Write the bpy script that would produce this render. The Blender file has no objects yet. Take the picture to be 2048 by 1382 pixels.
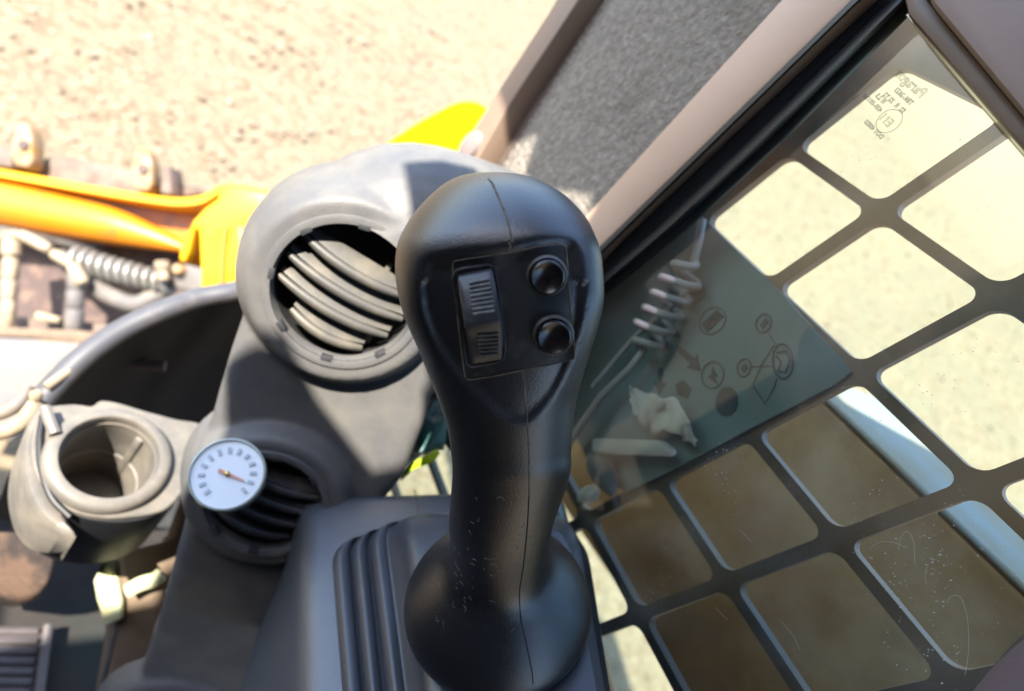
import bpy, bmesh, math, random
import numpy as np
from mathutils import Vector, Matrix
from mathutils.bvhtree import BVHTree
random.seed(7); np.random.seed(7)
S = bpy.context.scene
COL = S.collection
# ------------------------------------------------------------------ camera frame (x right, y up, z back) -> world
F = 1250.0; CX = 1024.0; CY = 691.0
CAMH = 1.45                                   # lens height above the ground
v_fwd = np.array([277 - CX, CY + 621, -F]); v_dn = np.array([-314 - CX, CY - 1840, -F])
Zc = -v_dn / np.linalg.norm(v_dn)
Xc = np.cross(v_fwd, Zc); Xc /= np.linalg.norm(Xc)
Yc = np.cross(Zc, Xc)
R = np.array([Xc, Yc, Zc])                    # world = R @ cam
ORG = np.array([0, 0, CAMH])
def W(p): return R @ np.asarray(p, float) + ORG
def ray(px, py): return np.array([(px - CX) / F, (CY - py) / F, -1.0])
def P(px, py, d): return W(ray(px, py) * d)   # world point at lens depth d
def PX(px, py, x):                            # on the upright plane X = x
    r = R @ ray(px, py); return r * (x / r[0]) + ORG
def PZ(px, py, z):                            # on the level plane Z = z (world)
    r = R @ ray(px, py); return r * ((z - CAMH) / r[2]) + ORG
def PP(px, py, o, n):                         # on any world plane
    r = R @ ray(px, py); return ORG + r * (np.dot(np.asarray(o) - ORG, n) / np.dot(r, n))
def dirw(c): return R @ np.asarray(c, float)
def unit(v): v = np.asarray(v, float); return v / np.linalg.norm(v)

cam_d = bpy.data.cameras.new('camera'); cam = bpy.data.objects.new('camera', cam_d); COL.objects.link(cam)
cam_d.sensor_width = 36; cam_d.lens = F / 2048 * 36; cam_d.clip_start = 0.01; cam_d.clip_end = 400
M4 = Matrix([[*R[:, 0], ], [*R[:, 1], ], [*R[:, 2], ]]).transposed().to_4x4()
cam.matrix_world = Matrix.Translation(Vector(ORG)) @ M4
cam_d.dof.use_dof = True; cam_d.dof.focus_distance = 0.255; cam_d.dof.aperture_fstop = 6.4
S.camera = cam
# ------------------------------------------------------------------ light
SUN = unit([-0.70, -0.10, 1.0])               # towards the sun
el = math.asin(SUN[2]); az = math.atan2(SUN[0], SUN[1])
wd = bpy.data.worlds.new('World'); S.world = wd; wd.use_nodes = True
nt = wd.node_tree; bg = nt.nodes['Background']
sky = nt.nodes.new('ShaderNodeTexSky'); sky.sky_type = 'NISHITA'; sky.sun_disc = False
sky.sun_elevation = el; sky.sun_rotation = az
nt.links.new(sky.outputs[0], bg.inputs[0]); bg.inputs[1].default_value = 0.15
sl = bpy.data.lights.new('sun', 'SUN'); sl.energy = 3.5; sl.angle = math.radians(0.5); sl.color = (1, 0.93, 0.82)
so = bpy.data.objects.new('sun', sl); COL.objects.link(so)
so.rotation_euler = Vector(SUN).to_track_quat('Z', 'Y').to_euler(); so.location = (0, 0, 6)
S.view_settings.view_transform = 'Standard'; S.view_settings.look = 'None'
S.view_settings.exposure = 2.45; S.view_settings.gamma = 1
S.cycles.max_bounces = 10; S.cycles.transparent_max_bounces = 16; S.cycles.caustics_reflective = False
S.cycles.caustics_refractive = False

# ------------------------------------------------------------------ materials
def mat(name, col, rough=0.6, metal=0.0, bump=None, mix=None, mix2=None, mix3=None, spec=0.5, speck=None, coat=0):
    """bump=(scale, strength, distance); mix=(colour, noise scale, low, high); speck=(colour, scale, size)"""
    m = bpy.data.materials.new(name); m.use_nodes = True
    t = m.node_tree; b = t.nodes['Principled BSDF']; L = t.links.new
    b.inputs['Base Color'].default_value = (*col, 1); b.inputs['Roughness'].default_value = rough
    b.inputs['Metallic'].default_value = metal; b.inputs['Specular IOR Level'].default_value = spec
    b.inputs['Coat Weight'].default_value = coat
    geo = t.nodes.new('ShaderNodeNewGeometry'); pos = geo.outputs['Position']
    last = None
    def mixin(c, fac):
        nonlocal last
        mx = t.nodes.new('ShaderNodeMix'); mx.data_type = 'RGBA'
        L(fac, mx.inputs['Factor'])
        if last is None: mx.inputs['A'].default_value = (*col, 1)
        else: L(last, mx.inputs['A'])
        mx.inputs['B'].default_value = (*c, 1); last = mx.outputs['Result']
    for k in (mix, mix2, mix3):
        if k:
            n = t.nodes.new('ShaderNodeTexNoise'); n.inputs['Scale'].default_value = k[1]
            n.inputs['Detail'].default_value = 7; n.inputs['Roughness'].default_value = 0.62
            L(pos, n.inputs['Vector'])
            r = t.nodes.new('ShaderNodeMapRange'); r.inputs['From Min'].default_value = k[2]
            r.inputs['From Max'].default_value = k[3]
            if len(k) > 4: r.inputs['To Max'].default_value = k[4]
            L(n.outputs['Fac'], r.inputs['Value']); mixin(k[0], r.outputs['Result'])
    if speck:
        v = t.nodes.new('ShaderNodeTexVoronoi'); v.inputs['Scale'].default_value = speck[1]; L(pos, v.inputs['Vector'])
        n = t.nodes.new('ShaderNodeTexNoise'); n.inputs['Scale'].default_value = speck[1] * 0.05; L(pos, n.inputs['Vector'])
        a = t.nodes.new('ShaderNodeMath'); a.operation = 'MULTIPLY'; a.inputs[1].default_value = speck[2] * 2; L(n.outputs['Fac'], a.inputs[0])
        s = t.nodes.new('ShaderNodeMath'); s.operation = 'LESS_THAN'; L(v.outputs['Distance'], s.inputs[0]); L(a.outputs[0], s.inputs[1])
        w = t.nodes.new('ShaderNodeMath'); w.operation = 'MULTIPLY'; w.inputs[1].default_value = 0.7; L(s.outputs[0], w.inputs[0])
        mixin(speck[0], w.outputs[0])
    if last is not None: L(last, b.inputs['Base Color'])
    if bump:
        n = t.nodes.new('ShaderNodeTexNoise'); n.inputs['Scale'].default_value = bump[0]; n.inputs['Detail'].default_value = 3
        L(pos, n.inputs['Vector'])
        bp = t.nodes.new('ShaderNodeBump'); bp.inputs['Strength'].default_value = bump[1]; bp.inputs['Distance'].default_value = bump[2]
        L(n.outputs['Fac'], bp.inputs['Height']); L(bp.outputs[0], b.inputs['Normal'])
    return m

M = {}
M['grip'] = mat('grip_plastic', (0.0075, 0.008, 0.0095), 0.335, spec=1.0, bump=(1700, 0.3, 0.0006), mix=((0.10, 0.09, 0.075), 60, 0.62, 0.95, 0.35), speck=((0.3, 0.27, 0.22), 900, 0.05))
M['switch_plate'] = mat('switch_plate_plastic', (0.012, 0.012, 0.012), 0.55, bump=(1500, 0.2, 0.0004), mix=((0.16, 0.14, 0.11), 90, 0.5, 0.85, 0.5))
M['switch'] = mat('switch_plastic', (0.03, 0.031, 0.034), 0.38, bump=(900, 0.1, 0.0003), mix=((0.16, 0.14, 0.11), 150, 0.55, 0.9, 0.4))
M['button'] = mat('button_gloss', (0.010, 0.007, 0.0065), 0.24, spec=0.5)
M['button_ring'] = mat('button_ring', (0.05, 0.048, 0.044), 0.45, mix=((0.12, 0.10, 0.08), 200, 0.45, 0.7))
M['rib'] = mat('rib_plastic', (0.055, 0.052, 0.048), 0.5, mix=((0.14, 0.12, 0.095), 300, 0.45, 0.7))
M['dirt'] = mat('dried_dirt', (0.15, 0.12, 0.085), 0.9, mix=((0.05, 0.042, 0.03), 250, 0.4, 0.7))
M['lint'] = mat('pale_lint', (0.22, 0.21, 0.18), 0.9)
M['spot'] = mat('dried_spot', (0.5, 0.48, 0.42), 0.8)
M['seam_dark'] = mat('seam_dark_gap', (0.008, 0.008, 0.008), 0.9)  # near-black for the lower seam and the rocker well
M['console'] = mat('console_plastic', (0.064, 0.074, 0.090), 0.32, spec=1.0, bump=(1300, 0.45, 0.0007), mix=((0.12, 0.11, 0.095), 35, 0.5, 0.85, 0.6), speck=((0.35, 0.28, 0.24), 420, 0.05))
M['gaiter'] = mat('gaiter_rubber', (0.052, 0.057, 0.068), 0.34, bump=(700, 0.12, 0.0004), mix=((0.12, 0.105, 0.09), 45, 0.55, 0.85, 0.6), speck=((0.3, 0.27, 0.24), 380, 0.05))
M['duct'] = mat('duct_plastic', (0.094, 0.094, 0.096), 0.52, spec=0.4, bump=(1200, 0.4, 0.0006), mix=((0.152, 0.143, 0.125), 28, 0.4, 0.7, 0.8), speck=((0.30, 0.26, 0.2), 260, 0.05))
M['vane'] = mat('vent_vane', (0.065, 0.062, 0.056), 0.5, mix=((0.14, 0.12, 0.088), 50, 0.45, 0.7, 0.7), bump=(800, 0.2, 0.0004))
M['vane_dark'] = mat('shaded_vane_and_catch', (0.035, 0.036, 0.04), 0.45, mix=((0.12, 0.1, 0.08), 70, 0.5, 0.75, 0.6))  # darker vane copy for the lower vent's shade, also used on catches
M['barrel'] = mat('vent_barrel', (0.012, 0.012, 0.013), 0.7)
M['holder'] = mat('cup_holder_plastic', (0.115, 0.106, 0.093), 0.55, mix=((0.21, 0.183, 0.145), 40, 0.4, 0.7, 0.8), bump=(700, 0.2, 0.0005))
M['skirt'] = mat('clean_black_plastic', (0.012, 0.0125, 0.015), 0.5, spec=0.4)
M['black'] = mat('shaded_footwell', (0.006, 0.005, 0.0055), 0.8, spec=0.2, mix=((0.02, 0.014, 0.012), 12, 0.55, 0.8, 0.6))  # near-black colour holds the sill's shade in the footwell
M['rubber'] = mat('black_rubber', (0.012, 0.013, 0.015), 0.42, bump=(300, 0.1, 0.0006), speck=((0.25, 0.22, 0.2), 200, 0.04))
M['trim'] = mat('trim_rubber', (0.06, 0.06, 0.068), 0.5, mix=((0.20, 0.17, 0.13), 30, 0.5, 0.75, 0.7))
M['brown_pillar'] = mat('pillar_paint', (0.27, 0.19, 0.14), 0.5, bump=(600, 0.06, 0.0004), mix=((0.22, 0.16, 0.12), 9, 0.4, 0.7), speck=((0.42, 0.36, 0.3), 90, 0.04))
M['foam'] = mat('foam_lining', (0.205, 0.183, 0.155), 0.95, spec=0.1, bump=(190, 0.9, 0.003), mix=((0.33, 0.295, 0.245), 200, 0.42, 0.68, 0.8), mix2=((0.12, 0.10, 0.07), 16, 0.56, 0.75, 0.5))
M['brown'] = mat('brown_frame_paint', (0.49, 0.335, 0.235), 0.5, bump=(600, 0.06, 0.0004), mix=((0.42, 0.285, 0.20), 9, 0.4, 0.7), speck=((0.42, 0.36, 0.3), 90, 0.04))
M['brown_dk'] = mat('dark_brown_frame_paint', (0.105, 0.078, 0.066), 0.5, bump=(600, 0.06, 0.0004), mix=((0.15, 0.11, 0.09), 14, 0.4, 0.7), speck=((0.42, 0.36, 0.3), 110, 0.04))
M['mauve'] = mat('mauve_lining', (0.24, 0.19, 0.175), 0.7, mix=((0.19, 0.15, 0.14), 8, 0.4, 0.7), speck=((0.5, 0.45, 0.4), 60, 0.03))
M['guard'] = mat('guard_steel', (0.013, 0.013, 0.015), 0.5, bump=(500, 0.15, 0.0005), mix=((0.15, 0.085, 0.045), 3.5, 0.46, 0.60, 0.9), speck=((0.3, 0.28, 0.24), 330, 0.05))  # brown noise mix stands for warm reflections over the bars
M['arm'] = mat('arm_brown_steel', (0.34, 0.175, 0.055), 0.6, mix=((0.19, 0.10, 0.034), 5, 0.35, 0.65), mix2=((0.50, 0.36, 0.20), 4.2, 0.50, 0.72, 0.9), bump=(90, 0.1, 0.001))  # lighter patches imitate haze over the lower panes
M['arm_top'] = mat('arm_top_glare', (0.24, 0.255, 0.25), 0.8, spec=0.2, mix=((0.24, 0.19, 0.12), 9, 0.38, 0.66))  # pale tone paints the sky glare on the arm's top face
M['orange'] = mat('orange_paint', (0.48, 0.155, 0.002), 0.42, mix=((0.36, 0.14, 0.015), 7, 0.5, 0.8, 0.6), mix2=((0.16, 0.085, 0.03), 22, 0.58, 0.72, 0.8))
M['yellow'] = mat('yellow_paint', (0.62, 0.30, 0.001), 0.40, mix=((0.5, 0.22, 0.005), 6, 0.5, 0.8, 0.6), mix2=((0.22, 0.12, 0.04), 24, 0.6, 0.74, 0.8))
M['lime'] = mat('lime_yellow_paint', (0.72, 0.95, 0.0), 0.8, spec=0.05)
M['limegreen'] = mat('lime_glass_edge', (0.38, 0.56, 0.01), 0.4)
M['teal'] = mat('teal_sky_reflection', (0.10, 0.25, 0.25), 0.10, mix=((0.5, 0.62, 0.6), 50, 0.5, 0.62))  # pale patches imitate sky glints on the window glass edge
M['rusty'] = mat('rusty_orange_steel', (0.30, 0.145, 0.03), 0.6, mix=((0.24, 0.18, 0.115), 26, 0.4, 0.6))
M['dusty'] = mat('dusty_steel', (0.16, 0.12, 0.095), 0.8, mix=((0.075, 0.053, 0.04), 18, 0.42, 0.66), bump=(60, 0.3, 0.004))
M['dustplate'] = mat('dusty_plate', (0.13, 0.12, 0.12), 0.7, mix=((0.22, 0.17, 0.115), 15, 0.42, 0.62), bump=(80, 0.3, 0.004))
M['darkrust'] = mat('dark_rusty_steel', (0.075, 0.05, 0.045), 0.8, mix=((0.2, 0.13, 0.09), 22, 0.5, 0.75), bump=(60, 0.3, 0.004))
M['hose'] = mat('grey_hose', (0.10, 0.09, 0.085), 0.7, mix=((0.18, 0.155, 0.12), 25, 0.45, 0.7))
M['coil'] = mat('dusty_chrome', (0.20, 0.19, 0.17), 0.4, metal=0.4, mix=((0.17, 0.145, 0.11), 30, 0.5, 0.7))
M['cream'] = mat('cream_dusty_fitting', (0.30, 0.235, 0.155), 0.7, mix=((0.17, 0.13, 0.085), 40, 0.45, 0.7))
M['rubberpad'] = mat('worn_brown_rubber', (0.085, 0.05, 0.032), 0.8, mix=((0.022, 0.015, 0.013), 28, 0.45, 0.62), bump=(120, 0.4, 0.004))
M['pedal'] = mat('grey_pedal', (0.10, 0.083, 0.083), 0.6, mix=((0.06, 0.05, 0.05), 20, 0.4, 0.7))
M['floor'] = mat('floor_mat', (0.014, 0.011, 0.010), 0.85, mix=((0.035, 0.027, 0.02), 7, 0.45, 0.75), mix2=((0.012, 0.018, 0.015), 5, 0.5, 0.7, 0.8))
M['tan'] = mat('tan_dusty_ledge', (0.17, 0.12, 0.08), 0.8, mix=((0.09, 0.062, 0.042), 25, 0.4, 0.7))
M['paleyellow'] = mat('sunlit_pale_yellow', (0.48, 0.50, 0.31), 0.6, mix=((0.55, 0.45, 0.24), 25, 0.5, 0.7))  # pale tone stands in for sunlight at the floor edge
M['white'] = mat('dial_white', (0.70, 0.76, 0.80), 0.5)
M['dialrim'] = mat('dial_case', (0.42, 0.45, 0.40), 0.25, metal=0.3)
M['dialgrey'] = mat('dial_print', (0.42, 0.48, 0.53), 0.7)
M['red'] = mat('needle_red', (0.62, 0.26, 0.18), 0.5)
M['brass'] = mat('hub_brass', (0.65, 0.45, 0.15), 0.3, metal=0.8)
M['tealplate'] = mat('teal_reflection', (0.175, 0.215, 0.205), 0.6, mix=((0.22, 0.21, 0.185), 14, 0.4, 0.62))
M['ink'] = mat('reflected_decal_ink', (0.035, 0.04, 0.045), 0.6)
M['inkred'] = mat('reflected_decal_ink_brown', (0.06, 0.055, 0.05), 0.6)
M['cord_reflection'] = mat('beige_reflection', (0.50, 0.39, 0.36), 0.5)
M['gleam'] = mat('pale_gleam', (0.74, 0.59, 0.52), 0.9)
M['sleeve'] = mat('mauve_fabric', (0.13, 0.095, 0.095), 0.95, spec=0.1, bump=(400, 0.3, 0.001))
M['etch'] = mat('glass_etching', (0.34, 0.36, 0.25), 0.7)
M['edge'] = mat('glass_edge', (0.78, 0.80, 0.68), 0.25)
M['shell'] = mat('unseen_cab_lining', (0.05, 0.048, 0.046), 0.8)
def guard_reflection():  # brown tint on upper bars imitates the cab's reflection in the glass
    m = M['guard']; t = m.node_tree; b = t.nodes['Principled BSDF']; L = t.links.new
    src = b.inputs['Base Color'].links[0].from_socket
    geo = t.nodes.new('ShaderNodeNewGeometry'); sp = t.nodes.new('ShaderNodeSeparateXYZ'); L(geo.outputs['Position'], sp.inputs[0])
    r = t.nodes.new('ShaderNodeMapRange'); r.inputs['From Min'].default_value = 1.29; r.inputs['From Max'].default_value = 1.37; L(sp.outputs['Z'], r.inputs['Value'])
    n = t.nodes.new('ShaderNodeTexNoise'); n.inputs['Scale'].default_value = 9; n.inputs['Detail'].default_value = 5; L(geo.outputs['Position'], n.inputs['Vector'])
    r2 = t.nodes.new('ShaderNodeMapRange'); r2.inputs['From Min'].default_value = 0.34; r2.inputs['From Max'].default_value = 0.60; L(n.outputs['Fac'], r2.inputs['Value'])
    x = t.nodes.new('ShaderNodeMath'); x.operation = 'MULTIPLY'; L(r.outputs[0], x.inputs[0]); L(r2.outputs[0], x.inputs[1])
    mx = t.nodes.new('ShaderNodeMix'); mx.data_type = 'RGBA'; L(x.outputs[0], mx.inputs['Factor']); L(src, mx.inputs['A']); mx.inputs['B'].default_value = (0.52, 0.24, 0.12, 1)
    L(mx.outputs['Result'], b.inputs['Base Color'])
guard_reflection()
def ground_mat():
    m = mat('dry_gravel_ground', (0.188, 0.146, 0.094), 0.95, mix=((0.125, 0.082, 0.049), 15, 0.45, 0.64, 0.8), mix3=((0.155, 0.135, 0.09), 2.6, 0.48, 0.66, 0.6), mix2=((0.26, 0.21, 0.14), 38, 0.5, 0.68, 0.9), bump=(28, 0.6, 0.02), spec=0.1)
    return m
M['ground'] = ground_mat()
M['stone'] = mat('pale_stone', (0.235, 0.185, 0.122), 0.9, mix=((0.14, 0.09, 0.055), 11, 0.42, 0.6))
def glass_mat():
    m = bpy.data.materials.new('dusty_window_glass'); m.use_nodes = True
    t = m.node_tree; t.nodes.clear(); L = t.links.new
    out = t.nodes.new('ShaderNodeOutputMaterial')
    tr = t.nodes.new('ShaderNodeBsdfTransparent'); tr.inputs[0].default_value = (0.745, 0.90, 0.845, 1)
    gl = t.nodes.new('ShaderNodeBsdfGlossy'); gl.inputs['Roughness'].default_value = 0.015
    fr = t.nodes.new('ShaderNodeFresnel'); fr.inputs[0].default_value = 1.5
    a = t.nodes.new('ShaderNodeMath'); a.operation = 'MULTIPLY'; a.inputs[1].default_value = 1.05; L(fr.outputs[0], a.inputs[0])
    m1 = t.nodes.new('ShaderNodeMixShader'); L(a.outputs[0], m1.inputs[0]); L(tr.outputs[0], m1.inputs[1]); L(gl.outputs[0], m1.inputs[2])
    df = t.nodes.new('ShaderNodeBsdfDiffuse'); df.inputs[0].default_value = (0.62, 0.60, 0.52, 1)
    tl = t.nodes.new('ShaderNodeBsdfTranslucent'); tl.inputs[0].default_value = (0.62, 0.60, 0.52, 1)
    dt = t.nodes.new('ShaderNodeMixShader'); dt.inputs[0].default_value = 0.5; L(df.outputs[0], dt.inputs[1]); L(tl.outputs[0], dt.inputs[2])
    geo = t.nodes.new('ShaderNodeNewGeometry'); pos = geo.outputs['Position']
    n = t.nodes.new('ShaderNodeTexNoise'); n.inputs['Scale'].default_value = 22; n.inputs['Detail'].default_value = 8; L(pos, n.inputs['Vector'])
    r = t.nodes.new('ShaderNodeMapRange'); r.inputs['From Min'].default_value = 0.42; r.inputs['From Max'].default_value = 0.75
    r.inputs['To Min'].default_value = 0.015; r.inputs['To Max'].default_value = 0.13; L(n.outputs['Fac'], r.inputs['Value'])
    v = t.nodes.new('ShaderNodeTexVoronoi'); v.inputs['Scale'].default_value = 380; L(pos, v.inputs['Vector'])
    n2 = t.nodes.new('ShaderNodeTexNoise'); n2.inputs['Scale'].default_value = 14; L(pos, n2.inputs['Vector'])
    r2 = t.nodes.new('ShaderNodeMapRange'); r2.inputs['From Min'].default_value = 0.52; r2.inputs['From Max'].default_value = 0.8
    r2.inputs['To Max'].default_value = 0.32; L(n2.outputs['Fac'], r2.inputs['Value'])
    s = t.nodes.new('ShaderNodeMath'); s.operation = 'LESS_THAN'; L(v.outputs['Distance'], s.inputs[0]); L(r2.outputs[0], s.inputs[1])
    w = t.nodes.new('ShaderNodeMath'); w.operation = 'MULTIPLY'; w.inputs[1].default_value = 0.5; L(s.outputs[0], w.inputs[0])
    ad = t.nodes.new('ShaderNodeMath'); ad.operation = 'ADD'; L(r.outputs[0], ad.inputs[0]); L(w.outputs[0], ad.inputs[1])
    m2 = t.nodes.new('ShaderNodeMixShader'); L(ad.outputs[0], m2.inputs[0]); L(m1.outputs[0], m2.inputs[1]); L(dt.outputs[0], m2.inputs[2])
    L(m2.outputs[0], out.inputs[0])
    return m
M['glass'] = glass_mat()

# ------------------------------------------------------------------ object helpers (all coordinates are world coordinates)
def tag(o, label=None, cat=None, group=None, kind=None):
    if label: o['label'] = label
    if cat: o['category'] = cat
    if group: o['group'] = group
    if kind: o['kind'] = kind
    return o
def thing(name, label, cat, base, group=None):
    o = bpy.data.objects.new(name, None); COL.objects.link(o); o.location = Vector(base); o.empty_display_size = 0.02
    return tag(o, label, cat, group)
def origin(o):
    p = Vector((0, 0, 0))
    while o is not None: p += o.location; o = o.parent
    return p
def link(name, me, material, parent=None, smooth=40):
    o = bpy.data.objects.new(name, me); COL.objects.link(o)
    if parent is not None:
        me.transform(Matrix.Translation(-origin(parent))); o.parent = parent
    me.materials.clear(); me.materials.append(M[material])
    if smooth:
        me.polygons.foreach_set('use_smooth', [True] * len(me.polygons))
        me.set_sharp_from_angle(angle=math.radians(smooth))
    me.update(); return o
def mk(name, vf, material, parent=None, smooth=40):
    me = bpy.data.meshes.new(name); me.from_pydata([tuple(map(float, v)) for v in vf[0]], [], vf[1])
    bm = bmesh.new(); bm.from_mesh(me); bmesh.ops.recalc_face_normals(bm, faces=bm.faces); bm.to_mesh(me); bm.free()
    return link(name, me, material, parent, smooth)
def join(*parts):
    V = []; Fc = []
    for v, f in parts:
        o = len(V); V += [tuple(map(float, q)) for q in v]; Fc += [tuple(i + o for i in q) for q in f]
    return V, Fc
def loft(rings, closed=True, cap0=True, cap1=True):
    n = len(rings[0]); V = [p for r in rings for p in r]; Fc = []
    for k in range(len(rings) - 1):
        for i in range(n if closed else n - 1):
            j = (i + 1) % n; Fc.append((k * n + i, k * n + j, (k + 1) * n + j, (k + 1) * n + i))
    if cap0: Fc.append(tuple(range(n))[::-1])
    if cap1: Fc.append(tuple(range((len(rings) - 1) * n, len(rings) * n)))
    return V, Fc
def frame(n, ref=(0, 0, 1)):
    n = unit(n); a = np.cross(ref, n)
    if np.linalg.norm(a) < 1e-4: a = np.cross((0, 1, 0.1), n)
    a = unit(a); return a, np.cross(n, a)
def catmull(pts, n):
    pts = np.asarray(pts, float); out = []
    q = np.vstack([2 * pts[0] - pts[1], pts, 2 * pts[-1] - pts[-2]])
    for i in range(1, len(q) - 2):
        for k in range(n):
            t = k / n; a, b, c, d = q[i - 1], q[i], q[i + 1], q[i + 2]
            out.append(0.5 * (2 * b + (c - a) * t + (2 * a - 5 * b + 4 * c - d) * t * t + (3 * b - a - 3 * c + d) * t ** 3))
    out.append(pts[-1]); return np.array(out)
def tube(path, rad, n=12, flat=1.0, ref=(0, 0, 1), caps=True):
    path = [np.asarray(p, float) for p in path]; m = len(path); rings = []
    rr = rad if hasattr(rad, '__len__') else [rad] * m
    a0 = None
    for i, p in enumerate(path):
        t = unit(path[min(i + 1, m - 1)] - path[max(i - 1, 0)])
        a = np.cross(ref, t) if a0 is None else a0 - t * np.dot(a0, t)
        if np.linalg.norm(a) < 1e-6: a = np.cross((0.3, 1, 0.2), t)
        a = unit(a); a0 = a; b = np.cross(t, a)
        rings.append([p + rr[i] * (math.cos(q) * a + flat * math.sin(q) * b) for q in np.linspace(0, 2 * math.pi, n, endpoint=False)])
    return loft(rings, True, caps, caps)
def lathe(c, axis, prof, n=48, cap0=True, cap1=True, ref=(0, 0, 1), sx=1.0):
    """prof: (radius, height along axis)"""
    a, b = frame(axis, ref); ax = unit(axis); c = np.asarray(c)
    rings = [[c + ax * h + r * (sx * math.cos(q) * a + math.sin(q) * b) for q in np.linspace(0, 2 * math.pi, n, endpoint=False)] for r, h in prof]
    return loft(rings, True, cap0, cap1)
def bevelled(vf, w, seg=2, angle=30):
    me = bpy.data.meshes.new('t'); me.from_pydata([tuple(map(float, v)) for v in vf[0]], [], vf[1])
    bm = bmesh.new(); bm.from_mesh(me); bmesh.ops.recalc_face_normals(bm, faces=bm.faces)
    es = [e for e in bm.edges if len(e.link_faces) == 2 and e.calc_face_angle(0) > math.radians(angle)]
    bmesh.ops.bevel(bm, geom=es, offset=w, segments=seg, affect='EDGES', profile=0.5, clamp_overlap=True)
    V = [tuple(v.co) for v in bm.verts]; bm.verts.index_update(); Fc = [tuple(v.index for v in f.verts) for f in bm.faces]
    bm.free(); bpy.data.meshes.remove(me); return V, Fc
def prism(poly, ext, bevel=0, seg=2):
    """poly: world points of one face, ext: world vector to the other"""
    poly = [np.asarray(p, float) for p in poly]; e = np.asarray(ext, float)
    vf = loft([poly, [p + e for p in poly]])
    return bevelled(vf, bevel, seg) if bevel else vf
def box(c, ax, ay, az, bevel=0, seg=2):
    c, ax, ay, az = map(lambda q: np.asarray(q, float), (c, ax, ay, az))
    return prism([c - ax - ay - az, c + ax - ay - az, c + ax + ay - az, c - ax + ay - az], 2 * az, bevel, seg)
def ring_px(corners, rad, pl, nc=8, ne=6):
    """rounded quad drawn by four corners already on a plane"""
    cs = [np.asarray(c) for c in corners]; out = []
    for i in range(4):
        p, c, q = cs[i - 1], cs[i], cs[(i + 1) % 4]
        r = rad[i] if hasattr(rad, '__len__') else rad
        d0 = unit(p - c); d1 = unit(q - c); a = c + d0 * r; b = c + d1 * r
        for k in range(nc + 1):
            t = k / nc; out.append((1 - t) ** 2 * a + 2 * t * (1 - t) * c + t * t * b)
        q2 = q + unit(c - q) * (rad[(i + 1) % 4] if hasattr(rad, '__len__') else rad)
        for k in range(1, ne): out.append(b + (q2 - b) * k / ne)
    return out
def bvh(o):
    me = o.data; off = origin(o)
    return BVHTree.FromPolygons([v.co + off for v in me.vertices], [tuple(p.vertices) for p in me.polygons])
def hit(tree, px, py):
    d = Vector(R @ ray(px, py)).normalized(); h = tree.ray_cast(Vector(ORG), d)
    return (np.array(h[0]), np.array(h[1])) if h[0] is not None else (None, None)

# ------------------------------------------------------------------ ground
def build_ground():
    xs = np.concatenate([np.linspace(-60, -5, 12), np.linspace(-4, 10, 90), np.linspace(11, 120, 20)])
    ys = np.concatenate([np.linspace(-60, -5, 12), np.linspace(-4, 10, 90), np.linspace(11, 120, 20)])
    V = []; Fc = []
    for y in ys:
        for x in xs:
            b = min(max(0.0, x - 4.0) * 0.24, 9.0)
            V.append((x, y, b + (random.uniform(-0.012, 0.006) if (abs(x) < 12 and abs(y) < 12) else 0)))
    n = len(xs)
    for j in range(len(ys) - 1):
        for i in range(n - 1): Fc.append((j * n + i, j * n + i + 1, (j + 1) * n + i + 1, (j + 1) * n + i))
    g = mk('ground', (V, Fc), 'ground', smooth=180); g['kind'] = 'structure'
    # loose stones in front of the machine and beside it
    V = []; Fc = []
    ico = bmesh.new(); bmesh.ops.create_icosphere(ico, subdivisions=1, radius=1)
    iv = np.array([v.co for v in ico.verts]); ico.verts.index_update(); it = [tuple(v.index for v in f.verts) for f in ico.faces]; ico.free()
    def stones(n, x0, x1, y0, y1, s0, s1):
        for _ in range(n):
            s = s0 + (s1 - s0) * random.random() ** 3
            c = np.array([random.uniform(x0, x1), random.uniform(y0, y1), s * 0.15]); c[2] += max(0.0, c[0] - 4.0) * 0.24
            p = iv * (np.random.uniform(0.7, 1.3, (len(iv), 1))) * np.array([s, s * random.uniform(0.6, 1), s * 0.36])
            a = random.uniform(0, 6.28); ca, sa = math.cos(a), math.sin(a)
            p = np.stack([p[:, 0] * ca - p[:, 1] * sa, p[:, 0] * sa + p[:, 1] * ca, p[:, 2]], 1) + c
            o = len(V); V.extend(map(tuple, p)); Fc.extend(tuple(i + o for i in q) for q in it)
    stones(3600, -1.2, 1.6, 0.9, 3.4, 0.004, 0.021)
    stones(3500, 0.7, 9, -1, 7, 0.006, 0.03)
    g = mk('gravel', (V, Fc), 'stone', smooth=0); g['kind'] = 'stuff'
    tag(g, 'pale loose stones strewn over the sunlit dry ground', 'gravel', kind='stuff')
build_ground()

# ------------------------------------------------------------------ right-hand wall of the cab
XF = 0.290; XG = 0.302; XM = 0.332
def wall_piece(name, pix, x0, x1, material, parent=None, bevel=0.0015):
    return mk(name, prism([PX(a, b, x0) for a, b in pix], (x1 - x0, 0, 0), bevel), material, parent)
def line_at(p, q, y): return p[0] + (q[0] - p[0]) * (y - p[1]) / (q[1] - p[1])
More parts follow.
